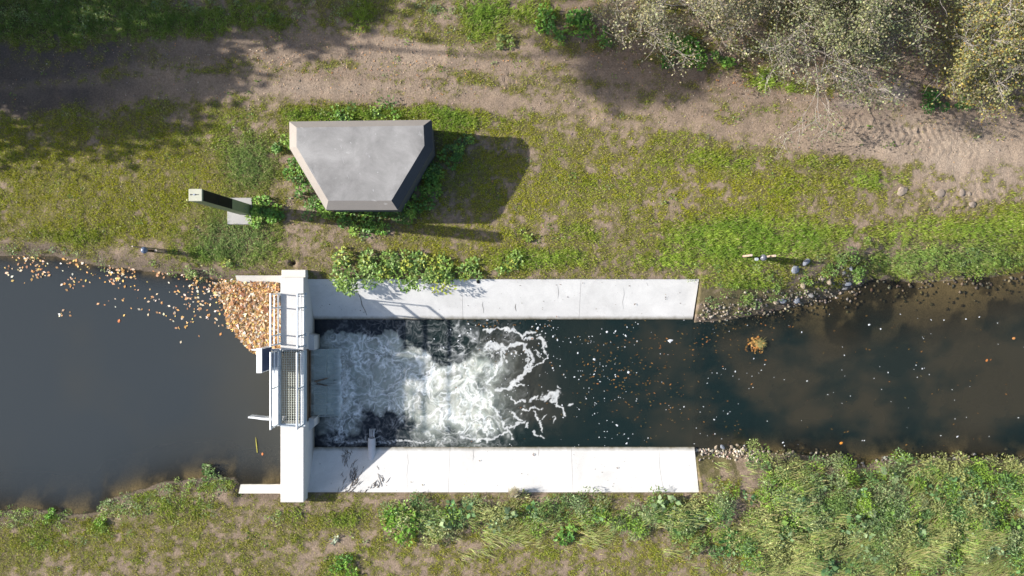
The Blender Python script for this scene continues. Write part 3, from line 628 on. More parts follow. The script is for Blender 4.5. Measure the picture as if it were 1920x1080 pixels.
def wing(label, xa, ya0, ya1, side):
    t = thing('wing_wall', label, 'wall', (xa, ya0, -0.1), 'low wing walls above the weir')
    prof = [(ya0, -0.06), (ya1, -0.30), (ya1 + side * 1.2, -0.95), (ya1 + side * 1.2, -1.4), (ya0, -1.4)]
    sub(from_bm('wall_slab', prism_x(xa, XW0 - .003, prof), M['wing']), t); return t
wing('low white wing wall beside the raft of floating leaves', W(442, 0, -.1)[0], 0.47, 0.17, -1)
wing('low pale wing wall half under water on the grassy lower bank', W(448, 0, -.1)[0], -7.72, -7.40, 1)

# footbridge over the gate
fb = thing('footbridge', 'steel grating footbridge over the weir gate', 'footbridge', (-8.1, -3.66, 0.45))
pbox('side_plate', fb, M['galv'], -8.84, -8.60, YG0 - .07, YG1 + .03, 0.43, 0.51, 0.006)
pbox('side_beam', fb, M['galvgrey'], -8.59, -8.53, YG0 + .004, YG1 - .004, 0.30, 0.52, 0.004)
pbox('side_beam', fb, M['galvgrey'], -7.70, -7.62, YG0 + .004, YG1 - .004, 0.26, 0.50, 0.004)
bm = bmesh.new()
for y in np.arange(YG0 + .04, YG1 - .02, 0.088): bm_add(bm, bm_box(-8.528, -7.702, y - .008, y + .008, 0.45, 0.475))
for x in np.arange(-8.49, -7.71, 0.088): bm_add(bm, bm_box(x - .008, x + .008, YG0 + .005, YG1 - .005, 0.452, 0.492))
tag(sub(from_bm('grating', bm, M['gratesteel']), fb), kind='stuff')
pbox('landing_plate', fb, M['galvgrey'], -8.55, -7.62, YG0 - .10, YG0 + .02, 0.504, 0.516, 0.002)

def railing(label, x, y0, y1, posts, zr, lean=0.0, zb=0.5, group='white tube railings on the weir', ends=True, foot=-0.0):
    t = thing('railing', label, 'railing', (x, (y0 + y1) / 2, zb), group)
    for i, z in enumerate(zr):
        ptube('top_rail' if i == 0 else 'mid_rail' if i == 1 else 'lower_rail', t, M['galv'], [(x, y0, z), (x, y1, z)], 0.036 if i == 0 else 0.021, 8)
    bm_ = bm_box(x - .006, x + .006, min(y0, y1), max(y0, y1), zb + foot + .004 if foot >= 0 else zb - .02, zb + .145, .002); sub(from_bm('toe_board', bm_, M['galv']), t)
    for y in posts:
        po = ptube('post', t, M['galvgrey'], [(x, y, zb + foot), (x, y, zr[0] - .03)], 0.024, 8)
        from_bm('base_plate', bm_box(x - .05, x + .05, y - .05, y + .05, zb + foot + .02, zb + foot + .035, .002), M['galvgrey'], parent=po)
    return t
R = [1.5, 1.05]
railing('white railing above the floating leaves beside the concrete walkway', -8.60, -2.10, -0.19, [-0.22, -0.72, -1.72, -2.06], R, foot=-.12)
railing('white railing on the foaming side of the concrete walkway', -7.645, -2.16, -0.19, [-0.22, -0.72, -1.72, -2.12], [1.5, 1.05], foot=-.12)
railing('white railing on the still-water side of the grating footbridge', -8.60, -5.05, -2.28, [-5.02, -3.62, -2.31], R, foot=.0)
railing('white railing on the foaming side of the grating footbridge', -7.66, -5.05, -2.30, [-5.02, -3.62, -2.33], [1.5, 1.0, 0.8], foot=-.02)

# control cabinet on brackets
cb = thing('control_cabinet', 'narrow grey control cabinet hung on the footbridge over still water', 'cabinet', (-8.97, -2.58, 0.45))
pbox('housing', cb, M['cab'], -9.065, -8.885, -3.01, -2.145, 0.45, 1.58, 0.006)
pbox('lid', cb, M['galv'], -9.075, -8.878, -3.02, -2.135, 1.581, 1.60, 0.003)
pbox('door', cb, M['cab_shade'], -8.884, -8.866, -2.98, -2.175, 0.50, 1.55, 0.003)  # panel over the cabinet's side away from the sun, shade painted in
pbox('bracket', cb, M['galvgrey'], -8.865, -8.56, -2.30, -2.24, 0.56, 0.62); pbox('bracket', cb, M['galvgrey'], -8.865, -8.56, -2.92, -2.86, 0.56, 0.62)

def fin(label, pts, w, z0, z1):
    t = thing('guide_fin', label, 'guide fin', (pts[0][0], pts[0][1], z0), 'guide fins before the gate')
    bm = bmesh.new(); P_ = [np.array(p) for p in pts]; n = len(P_); L = []; Rr = []
    for i, p in enumerate(P_):
        d = P_[min(i + 1, n - 1)] - P_[max(i - 1, 0)]; d = d / np.linalg.norm(d); nrm = np.array((-d[1], d[0])) * w * (0.55 + 0.45 * i / (n - 1)) * .5
        L.append([bm.verts.new((*(p + nrm), z)) for z in (z0, z1)]); Rr.append([bm.verts.new((*(p - nrm), z)) for z in (z0, z1)])
    for i in range(n - 1):
        bm.faces.new((L[i][1], L[i + 1][1], Rr[i + 1][1], Rr[i][1])); bm.faces.new((L[i][0], L[i + 1][0], L[i + 1][1], L[i][1])); bm.faces.new((Rr[i][0], Rr[i][1], Rr[i + 1][1], Rr[i + 1][0]))
    bm.faces.new((L[0][0], L[0][1], Rr[0][1], Rr[0][0])); bm.faces.new((L[-1][0], Rr[-1][0], Rr[-1][1], L[-1][1])); bmesh.ops.recalc_face_normals(bm, faces=bm.faces)
    sub(from_bm('fin_plate', bm, M['galv']), t)
fin('curved white guide fin jutting from the footbridge into still water', [(-9.84, -4.82), (-9.6, -4.84), (-9.3, -4.88), (-8.9, -4.90), (-8.55, -4.90)], 0.10, -1.3, 0.18)
fin('short white guide fin at the edge of the leaf raft behind the cabinet', [(-9.72, -2.305), (-9.4, -2.31), (-8.55, -2.32)], 0.075, -1.3, 0.15)

# drain pipe in the lower apron
pip = thing('drain_pipe', 'grey plastic drain pipe sticking out of the sloping apron', 'pipe', (W(697, 0, -.9)[0], -6.6, -0.95))
xp = pip.location.x; zp = -0.90
bm = bmesh.new(); n = 24
o0 = [bm.verts.new((xp + .145 * math.cos(2 * math.pi * k / n), -5.80, zp + .145 * math.sin(2 * math.pi * k / n))) for k in range(n)]
o1 = [bm.verts.new((xp + .145 * math.cos(2 * math.pi * k / n), -7.05, zp + .145 * math.sin(2 * math.pi * k / n))) for k in range(n)]
i0 = [bm.verts.new((xp + .125 * math.cos(2 * math.pi * k / n), -5.80, zp + .125 * math.sin(2 * math.pi * k / n))) for k in range(n)]
i1 = [bm.verts.new((xp + .125 * math.cos(2 * math.pi * k / n), -6.8, zp + .125 * math.sin(2 * math.pi * k / n))) for k in range(n)]
for k in range(n):
    j = (k + 1) % n; bm.faces.new((o0[k], o0[j], o1[j], o1[k])); bm.faces.new((o0[j], o0[k], i0[k], i0[j])); bm.faces.new((i0[j], i0[k], i1[k], i1[j]))
bm.faces.new(i1[::-1]); bmesh.ops.recalc_face_normals(bm, faces=bm.faces)
sub(from_bm('pipe_wall', bm, M['pvc']), pip)
for p in pip.children[0].data.polygons: p.use_smooth = len(p.vertices) == 4
# the water falling from it
bm = bmesh.new()
for k in range(7):
    dx = (k - 3) * 0.03; a = random.uniform(-.02, .02)
    bm_tube(bm, [(xp + dx, -5.82, zp - .09), (xp + dx + a, -5.66, zp - .11), (xp + dx * 1.1 + a, -5.56, zp - .15), (xp + dx * 1.3 + a, -5.48, -1.12)], [0.014, 0.012, 0.010, 0.016], 5)
tag(from_bm('drain_water', bm, M['foamfleck'], smooth=True), kind='structure')

# ------------------------------------------------------------------ bunker
bk = thing('bunker', 'grey weathered concrete bunker with six-sided flat roof on the grass', 'bunker', (-5.4, 4.3, 0))
def poly(pts, z): return [Vector(W(a, b, z)) for a, b in pts]
OUT = [(542.4, 227.9), (808.7, 224.6), (812.6, 277.1), (745.5, 393.7), (611.4, 393.7), (543.0, 278.0)]
INN = [(556, 239.2), (794, 235.3), (795.7, 273.2), (733.8, 376.2), (615.3, 376.2), (556, 275)]
zi, zo, zl = 1.92, 1.64, 1.42
pi_, po_ = poly(INN, zi), poly(OUT, zo)
cen = sum(po_, Vector()) / 6
bm = bmesh.new()
f = bm.faces.new([bm.verts.new(p) for p in pi_][::-1]);
for k in range(3):
    bmesh.ops.subdivide_edges(bm, edges=list(bm.edges), cuts=1, use_grid_fill=True) if k == 0 else None
bmesh.ops.recalc_face_normals(bm, faces=bm.faces)
bmesh.ops.triangulate(bm, faces=bm.faces)
if sum(f.normal.z for f in bm.faces) < 0: bmesh.ops.reverse_faces(bm, faces=bm.faces)
sub(from_bm('roof_slab', bm, M['old']), bk)
for k in range(6):
    a, b, c, d = pi_[k], pi_[(k + 1) % 6], po_[(k + 1) % 6], po_[k]
    e_, g_ = Vector((c.x, c.y, zl)), Vector((d.x, d.y, zl))
    def ins(v, s): return Vector((v.x + (cen.x - v.x) / (cen - v).length * s, v.y + (cen.y - v.y) / (cen - v).length * s, 0))
    bm = bmesh.new(); V = [bm.verts.new(p) for p in (a, b, c, d)]; bm.faces.new(V)
    
    e2 = ins(e_, .09); e2.z = zl; g2 = ins(g_, .09); g2.z = zl
    bm.faces.new([bm.verts.new(p) for p in (g_, e_, e2, g2)])
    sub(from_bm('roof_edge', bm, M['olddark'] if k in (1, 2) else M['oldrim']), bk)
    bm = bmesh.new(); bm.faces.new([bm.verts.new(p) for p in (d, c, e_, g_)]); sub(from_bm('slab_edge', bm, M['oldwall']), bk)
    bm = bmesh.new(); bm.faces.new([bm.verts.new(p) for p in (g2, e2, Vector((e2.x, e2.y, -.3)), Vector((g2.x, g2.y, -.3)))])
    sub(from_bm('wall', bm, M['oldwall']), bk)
# pale scrapes on the roof, worn into the surface (their own thin chips)
bm = bmesh.new()
for (x, y, l, w, r) in ((652, 286, 24, 1.6, 2), (657, 269, 5, 3, 60), (692, 293, 7, 2, 70), (628, 279, 9, 1.2, 15), (569, 267, 6, 1.3, -35), (571, 253, 5, 1.2, -40), (566, 240, 12, 1.5, 2), (600, 239, 10, 1.2, 1), (706, 252, 5, 1.5, 60), (786, 252, 6, 1.8, 75), (584, 320, 28, 1.4, 60), (598, 345, 22, 1.6, 60), (702, 376, 18, 1.5, 6), (722, 382, 12, 1.5, 15), (645, 300, 26, .6, 88), (676, 325, 10, 1, 65), (707, 324, 4, 2.5, 0), (700, 357, 8, 2, 80), (640, 275, 16, .7, 80), (652, 331, 20, .7, 88)):
    for q in range(3):
        cx, cy, _ = W(x + random.uniform(-2, 2), y + random.uniform(-1.5, 1.5), zi); rr = math.radians(-r + random.uniform(-14, 14)); L = l / 50 * random.uniform(.3, .7); w_ = w / 50 * random.uniform(.3, .7)
        pts = [(-L, 0), (-L * .3, w_ * .5), (L * .4, w_ * .4), (L, 0), (L * .3, -w_ * .5), (-L * .4, -w_ * .35)]
        bm.faces.new([bm.verts.new((cx + (a * math.cos(rr) - b * math.sin(rr)) * .5, cy + (a * math.sin(rr) + b * math.cos(rr)) * .5, zi + .004 + q * .001)) for a, b in pts])
bmesh.ops.recalc_face_normals(bm, faces=bm.faces)
tag(sub(from_bm('scrape_marks', bm, mat_concrete('scraped_concrete', (0.52, 0.515, 0.51), amount=.2)), bk), kind='stuff')

# ------------------------------------------------------------------ measuring column with dark panels
mc = thing('solar_column', 'tall square olive column with black panels and cream top by the bunker', 'column', (-9.99, 2.93, 0))
cx0, cx1, cy0, cy1 = -10.20, -9.785, 2.745, 3.125
pbox('body', mc, M['olive'], cx0, cx1, cy0, cy1, -0.1, 4.72, 0.012)
pbox('cap', mc, M['cream'], cx0 - .004, cx1 + .004, cy0 - .004, cy1 + .004, 4.722, 4.76, 0.01)
pbox('solar_panel', mc, M['solar'], cx1 + .002, cx1 + .014, cy0 + .015, cy1 - .015, 2.05, 3.38, 0.003)
pbox('solar_panel', mc, M['solar'], cx1 + .002, cx1 + .014, cy0 + .015, cy1 - .015, 3.40, 4.64, 0.003)
d = pbox('door', mc, M['olive'], cx1 + .002, cx1 + .010, cy0 + .015, cy1 - .015, 0.05, 2.03, 0.003)
lk = from_bm('lock', bm_tube(bmesh.new(), [(cx1 + .008, 2.94, 0.68), (cx1 + .03, 2.94, 0.68)], 0.028, 12), M['steel'], parent=d)
cc_ = lambda x: (x - 960) * (CAM_H - 4.76) / 1500
yl = (540 - 365) * (CAM_H - 4.76) / 1500
bm = bmesh.new()
for x, r in ((358, .028), (366.6, .026)):
    bm.faces.new([bm.verts.new((cc_(x) + r * math.cos(k * math.pi / 5), yl + r * .9 * math.sin(k * math.pi / 5), 4.764)) for k in range(10)])
for x in (359.6, 361.0, 368.6, 370.0, 371.2, 372.2):
    xx = cc_(x); bm.faces.new([bm.verts.new(p) for p in ((xx - .007, yl - .012, 4.764), (xx + .007, yl - .012, 4.764), (xx + .007, yl + .012, 4.764), (xx - .007, yl + .012, 4.764))])
sub(from_bm('printed_mark', bm, M['ink']), mc)
bm = bmesh.new(); xx = cc_(363.6); bm.faces.new([bm.verts.new(p) for p in ((xx - .022, yl - .024, 4.764), (xx + .022, yl - .024, 4.764), (xx + .022, yl + .024, 4.764), (xx - .022, yl + .024, 4.764))])
sub(from_bm('printed_mark', bm, M['inkblue']), mc)
ft = thing('column_footing', 'pale concrete footing slab under the olive column', 'footing', (-10.35, 2.85, 0))
pbox('slab', ft, M['footing'], -10.66, -9.74, 2.38, 3.38, -0.15, 0.05, 0.012)

# ------------------------------------------------------------------ ball-headed posts and wooden stakes
def ball_post(label, px, py, hgt, matb, lean, cap):
    x, y, _ = W(px, py, hgt); zb = float(ground_z(x, y))
    t = thing('ball_post', label, 'post', (x, y, zb), 'ball-headed posts on the bank')
    bm = bmesh.new(); bmesh.ops.create_uvsphere(bm, u_segments=24, v_segments=14, radius=0.125)
    bmesh.ops.translate(bm, verts=bm.verts, vec=(x, y, zb + hgt)); sub(from_bm('ball', bm, matb, smooth=True), t)
    ptube('shaft', t, M['black'], [(x, y, zb - .1), (x, y, zb + hgt - .08)], 0.05, 10)
    ptube('collar', t, M['black'], [(x, y, zb + hgt - .17), (x, y, zb + hgt - .10)], 0.085, 12)
    if cap: ptube('sensor', t, M['galvgrey'], [(x - .20, y - .05, zb + hgt - .25), (x - .20, y - .05, zb + hgt - .12)], 0.06, 10); ptube('arm', t, M['black'], [(x - .2, y - .05, zb + hgt - .2), (x, y, zb + hgt - .2)], 0.02, 6)
    return t
ball_post('dark blue ball on a black post at the edge of the still water', 270, 469, 0.80, M['ball'], 0, False)
ball_post('slate grey ball on a black post on the grassy bank near stones', 1431.5, 483, 0.80, M['ballgrey'], 0, True)
def stake(label, tx, ty, hgt, r=0.045):
    x, y, _ = W(tx, ty, hgt); zb = float(ground_z(x, y))
    t = thing('wooden_stake', label, 'stake', (x, y, zb), 'wooden stakes beside the ball posts')
    ptube('shaft', t, M['wood'], [(x, y, zb - .2), (x, y, zb + hgt)], r, 9); ptube('cut_top', t, M['woodend'], [(x, y, zb + hgt + .001), (x, y, zb + hgt + .012)], r * .96, 9)
stake('round wooden stake right of the dark blue ball', 291.5, 469.5, 0.72)
stake('thin wooden stake left of the dark blue ball', 248, 462, 0.75, 0.03)
stake('pale wooden stake left of the slate grey ball', 1408.5, 478.5, 1.05)
stake('reddish wooden stake right of the slate grey ball', 1453, 479.5, 1.0)

# ------------------------------------------------------------------ leaf and blade builders (numpy)
def leaf_geo(C, L, az_, tilt, col, wid=0.6, fold=0.12, roll=None):
    n = len(C); ca, sa, ct, st = np.cos(az_), np.sin(az_), np.cos(tilt), np.sin(tilt)
    d = np.stack([ca * ct, sa * ct, st], -1); s = np.stack([-sa, ca, np.zeros(n)], -1); nn = np.cross(d, s)
    if roll is not None:
        s = s * np.cos(roll)[:, None] + nn * np.sin(roll)[:, None]; nn = np.cross(d, s)
    L = np.asarray(L)[:, None]; w = L * wid * .5
    V = np.empty((n, 4, 3), np.float32)
    V[:, 0] = C; V[:, 1] = C + d * L * .45 + s * w + nn * L * -fold; V[:, 2] = C + d * L; V[:, 3] = C + d * L * .45 - s * w + nn * L * -fold
    F = np.arange(n * 4).reshape(n, 4)
    return V.reshape(-1, 3), F, np.repeat(col, 4, axis=0)

def blade_geo(B, L, az_, lean, w, col):
    n = len(B); d = np.stack([np.cos(az_) * np.sin(lean), np.sin(az_) * np.sin(lean), np.cos(lean)], -1)
    s = np.stack([-np.sin(az_), np.cos(az_), np.zeros(n)], -1) * (np.asarray(w)[:, None] * .5)
    V = np.empty((n, 3, 3), np.float32); V[:, 0] = B - s; V[:, 1] = B + s; V[:, 2] = B + d * np.asarray(L)[:, None]
    return V.reshape(-1, 3), np.arange(n * 3).reshape(n, 3), np.repeat(col, 3, axis=0)

def pick(pal, n, jit=0.18, rng=RNG):
    pal = np.asarray(pal, float); c = pal[rng.integers(0, len(pal), n)]
    return np.clip(c * (1 + jit * rng.standard_normal((n, 1))) * (1 + .06 * rng.standard_normal((n, 3))), 0.004, 0.85)

def in_poly(X, Y, pts):
    c = np.zeros(np.shape(X), bool); j = len(pts) - 1
    for i in range(len(pts)):
        xi, yi = pts[i]; xj, yj = pts[j]
        c ^= ((yi > Y) != (yj > Y)) & (X < (xj - xi) * (Y - yi) / (yj - yi + 1e-12) + xi); j = i
    return c
BK_FOOT = [(p.x, p.y) for p in po_]
def free_land(X, Y, z, marg=0.02):
    zw = np.where(X < -8.1, ZU, ZD)
    ok = z > zw + marg
    ok &= ~((X > XW1 - .1) & (X < XA + .03) & (Y < YNO - .01) & (Y > YSO + .01))
    ok &= ~((X > XW0 - .04) & (X < XW1 + .04) & (Y < 0.70) & (Y > -7.93))
    ok &= ~((X > -10.4) & (X < XW0) & (Y < 0.49) & (Y > -7.74))
    ok &= ~in_poly(X, Y, BK_FOOT)
    e_ = .16 * fbm(X * 3, Y * 3, 801, 3); ok &= ~((X > -10.74 + e_) & (X < -9.66 - e_) & (Y > 2.26 + e_ * 1.5) & (Y < 3.48 - e_ * 2))
    return ok

# ------------------------------------------------------------------ grass
N = 2300000
gx_ = RNG.uniform(-23.4, 23.4, N); gy_ = np.where(RNG.random(N) < .69, RNG.uniform(0.0, 13.8, N), RNG.uniform(-13.8, -7.2, N))
far = (gx_ > XA) & (gy_ < 0.5)
zz = ground_z(gx_, gy_); pxx, pyy = 960 + gx_ * 50, 540 - gy_ * 50
g, lush, moss, tr, bare = cover(pxx, pyy, gx_, gy_)
tuft = fbm(gx_ * 5.5, gy_ * 5.5, 211, 3); tuft2 = fbm(gx_ * 1.6, gy_ * 1.6, 217, 3)
dens = sstep(0.22, 0.85, g) * (0.2 + 0.8 * sstep(0.40, 0.62, tuft)) * (0.5 + .5 * np.clip(lush + .4, 0, 1)) + 0.05 * (g > .08)
dens *= np.where(moss > .3, 1.15, 1.0)
keep = (RNG.random(N) < dens) & free_land(gx_, gy_, zz)
gx_, gy_, zz, lush, moss, tuft, tuft2, pxx, pyy = [a[keep] for a in (gx_, gy_, zz, lush, moss, tuft, tuft2, pxx, pyy)]
n = len(gx_)
OLIVE = np.array([0.27, 0.275, 0.035]); MOSSY = np.array([0.32, 0.325, 0.014]); GRN = np.array([0.155, 0.25, 0.03]); BRI = np.array([0.25, 0.35, 0.045]); DRY = np.array([0.36, 0.30, 0.17]); COOL = np.array([0.15, 0.225, 0.08])
def mx(a, b, t): return a * (1 - t[:, None]) + b * t[:, None]
c = np.broadcast_to(OLIVE, (n, 3)); c = mx(c, MOSSY, np.clip(moss, 0, 1)); c = mx(c, GRN, np.clip(lush * 1.15, 0, 1)); c = mx(c, BRI, np.clip(sstep(.5, .68, tuft2) * (0.25 + .6 * lush), 0, .9))
coolf = np.clip(blobs(pxx, pyy, [(440, 440, 90, 60, .8), (470, 310, 60, 60, .7), (150, 30, 300, 50, .5), (1750, 485, 220, 36, .5)]), 0, .8); c = mx(c, COOL, coolf)
dry = (RNG.random(n) < (0.16 * (1 - lush) + .04)).astype(float); c = mx(c, DRY, dry * .9)
c = np.clip(c * (1 + .22 * RNG.standard_normal((n, 1))) * (1 + .05 * RNG.standard_normal((n, 3))), .01, .7)
Ln = (0.055 + 0.13 * lush * (.4 + tuft) + .05 * RNG.random(n)) ; lean = np.radians(RNG.uniform(25, 80, n)); aa = RNG.uniform(0, 2 * math.pi, n)
comb = lush > .45; aa[comb] = RNG.normal(0.2, 1.3, comb.sum())
wd = RNG.uniform(0.010, 0.024, n) * (1 + .5 * lush)
V, F, Cc = blade_geo(np.stack([gx_, gy_, zz - .005], -1), Ln, aa, lean, wd, c)
o = mesh_np('grass', V, F, M['grass'], col=Cc); tag(o, 'short patchy grass and moss on both river banks', 'grass', kind='stuff')
print('grass blades', n)

# ------------------------------------------------------------------ weeds that nobody could count: undergrowth of the two banks
UG = [(1700, 945, 330, 66, 1.1), (1560, 930, 130, 60, .9), (1480, 985, 90, 70, .9), (1850, 920, 200, 80, 1.0), (1250, 970, 110, 28, .75), (1080, 964, 140, 26, .75), (900, 966, 120, 28, .8), (780, 972, 56, 34, .7), (1440, 880, 26, 40, .8),
      (1800, 1030, 240, 40, .5), (1500, 1050, 120, 40, .35), (1380, 1010, 60, 30, .3), (1330, 960, 40, 30, .5),
      (1780, 490, 190, 28, .9), (1900, 470, 80, 36, .6), (1560, 480, 40, 26, .6), (1380, 548, 70, 40, .7), (1470, 540, 60, 26, .5), (1320, 500, 40, 30, .3),
      (120, 20, 200, 40, .5), (430, 14, 170, 22, .55), (600, 8, 60, 16, .4), (840, 15, 60, 18, .4)]
def scatter_plants(name, label, region, npl, leaves_each, lsize, h0, h1, rad, pals, seed, dens_fn, wid=.55, tall=0.0, z_lim=None, cat='undergrowth'):
    rng = np.random.default_rng(seed); x0, x1, y0, y1 = region
    X = rng.uniform(x0, x1, npl); Y = rng.uniform(y0, y1, npl); z = ground_z(X, Y)
    p_x, p_y = 960 + X * 50, 540 - Y * 50; d = dens_fn(p_x, p_y, X, Y)
    ok = (rng.random(npl) < d) & free_land(X, Y, z, -0.02); X, Y, z, d = X[ok], Y[ok], z[ok], d[ok]; n = len(X)
    if n == 0: return
    h = rng.uniform(h0, h1, n) * (0.55 + .6 * fbm(X * .9, Y * .9, seed + 3, 3)) * (0.6 + .4 * np.clip(d, 0, 1)); R = rad * rng.uniform(.6, 1.3, n)
    hue = fbm(X * .75, Y * .75, seed + 5, 3); pal = np.asarray(pals); k = np.clip(((hue - .28) / .44) * len(pal) + rng.normal(0, .55, n), 0, len(pal) - .01).astype(int)
    m = leaves_each; i = np.repeat(np.arange(n), m); q = len(i)
    rr = np.sqrt(rng.random(q)) * R[i]; th = rng.uniform(0, 2 * math.pi, q); zf = rng.random(q) ** .6
    zz = z[i] + h[i] * zf * np.sqrt(np.clip(1.05 - (rr / (R[i] * 1.05)) ** 2, 0.05, 1)) + .01
    C = np.stack([X[i] + rr * np.cos(th), Y[i] + rr * np.sin(th), zz], -1)
    col = pal[k[i]] * (1 + .2 * rng.standard_normal((q, 1))) * (1 + .05 * rng.standard_normal((q, 3)))
    ls = lsize * rng.uniform(.5, 1.35, q) * rng.uniform(.8, 1.25, n)[i]
    V, F, Cc = leaf_geo(C, ls, th + rng.normal(0, .8, q), rng.normal(-.05, .45, q), np.clip(col, .01, .8), wid, .1, rng.normal(0, .4, q))
    o = mesh_np(name, V, F, M['leaf'], col=Cc); tag(o, label, cat, kind='stuff'); return o
MUG = [(0.16, 0.25, 0.065), (0.19, 0.275, 0.11), (0.27, 0.32, 0.14), (0.21, 0.34, 0.045), (0.13, 0.235, 0.075), (0.31, 0.34, 0.12)]
def ug_south(px, py, X, Y):
    d = blobs(px + 30 * (fbm(X * .7, Y * .7, 301, 3) - .5), py + 40 * (fbm(X * .7, Y * .7, 303, 3) - .5), UG[:13])
    d = d - 1.2 * blobs(px, py, [(1372, 975, 16, 50, 1, 28), (1422, 905, 10, 26, 1, 15), (1335, 905, 26, 24, .7), (1500, 1090, 90, 16, 1), (1060, 1064, 90, 18, .8)])
    return np.clip(d * (0.35 + 1.2 * (fbm(X * 1.3, Y * 1.3, 307, 3) - .1)), 0, 1)
def ug_north(px, py, X, Y):
    d = blobs(px + 24 * (fbm(X * .7, Y * .7, 311, 3) - .5), py + 24 * (fbm(X * .7, Y * .7, 313, 3) - .5), UG[13:])
    sh = Y - np.interp(X, *UN); d = d + np.where((X < -8.7), .75 * np.exp(-((sh - .12) / .28) ** 2) * sstep(.42, .6, fbm(X * .8, Y * .8, 319, 2)), 0)
    return np.clip(d * (0.3 + 1.2 * (fbm(X * 1.3, Y * 1.3, 317, 3) - .1)), 0, 1)
scatter_plants('undergrowth', 'dense tangle of green weeds covering the lower bank', (-6, 23, -13.6, -6.6), 2900, 150, 0.085, 0.2, 0.85, 0.33, MUG, 21, ug_south, .34)
scatter_plants('undergrowth', 'broad-leaved green weeds scattered through the lower bank', (-6, 23, -13.4, -6.8), 290, 20, 0.18, 0.35, 0.75, 0.24, [(0.13, 0.24, 0.09), (0.16, 0.27, 0.06), (0.21, 0.29, 0.14)], 22, ug_south, .75)
scatter_plants('bank_weeds', 'low green weeds along the upper bank edges', (-23, 23, -1.6, 13.6), 7800, 36, 0.06, 0.14, 0.36, 0.17, [(0.15, 0.24, 0.055), (0.20, 0.30, 0.06), (0.24, 0.31, 0.11), (0.15, 0.23, 0.09)], 23, ug_north, .5)
def ug_west(px, py, X, Y):
    sh = np.interp(X, *US) - Y; d = .85 * np.exp(-((sh - .15) / .32) ** 2) * sstep(.40, .58, fbm(X * .8, Y * .8, 321, 2)) + .3 * np.exp(-((sh - .7) / .6) ** 2) * sstep(.5, .62, fbm(X * .9, Y * .9, 323, 2))
    return np.clip(d, 0, 1)
scatter_plants('bank_weeds', 'low green weeds along the still water on the lower bank', (-20, -8.6, -9.8, -7.0), 1300, 26, 0.06, 0.06, 0.24, 0.13, [(0.15, 0.26, 0.045), (0.20, 0.33, 0.045), (0.24, 0.33, 0.08), (0.18, 0.27, 0.09)], 25, ug_west, .4)
def sparse_weed(px, py, X, Y):
    g, lush, moss, tr, bare = cover(px, py, X, Y); return np.clip(.02 + .42 * lush * sstep(.46, .62, fbm(X * 1.7, Y * 1.7, 331, 3)), 0, 1)
scatter_plants('meadow_weeds', 'small leafy weeds dotted through the short grass', (-23, 23, -13.4, 13.4), 19000, 12, 0.07, 0.05, 0.14, 0.11, [(0.13, 0.21, 0.04), (0.19, 0.26, 0.06), (0.22, 0.27, 0.12), (0.26, 0.29, 0.06)], 24, sparse_weed, .6)

# straw-coloured seed heads and long grass leaning over the lower bank
N = 240000; X = RNG.uniform(-6, 23.4, N); Y = RNG.uniform(-13.7, -6.7, N); z = ground_z(X, Y); px_, py_ = 960 + X * 50, 540 - Y * 50
d = ug_south(px_, py_, X, Y) * .16 + blobs(px_, py_, [(1700, 1050, 260, 40, .9), (1450, 1040, 130, 50, .7), (1250, 1010, 140, 24, .7), (1020, 1000, 100, 22, .6), (880, 1000, 50, 40, .5), (1560, 970, 60, 30, .5), (1840, 1030, 140, 50, .7), (1380, 880, 40, 16, .4)]) * .75
ok = (RNG.random(N) < d * sstep(.4, .62, fbm(X * 1.4, Y * 1.4, 341, 3))) & free_land(X, Y, z); X, Y, z = X[ok], Y[ok], z[ok]; n = len(X)
lift = np.clip(ug_south(960 + X * 50, 540 - Y * 50, X, Y), 0, 1) * .45 * RNG.random(n)
az_ = 0.5 + 2.6 * (fbm(X * .5, Y * .5, 343, 2) - .5) + RNG.normal(0, .28, n); c = pick([(0.34, 0.33, 0.13), (0.29, 0.31, 0.11), (0.24, 0.32, 0.07), (0.38, 0.35, 0.17), (0.22, 0.30, 0.09), (0.27, 0.33, 0.11)], n)
V, F, Cc = blade_geo(np.stack([X, Y, z + lift], -1), RNG.uniform(.18, .5, n), az_, np.radians(RNG.uniform(40, 80, n)), RNG.uniform(.008, .022, n), c)
tag(mesh_np('tall_grass', V, F, M['grass'], col=Cc), 'pale seeding grass leaning over the lower bank', 'grass', kind='stuff')

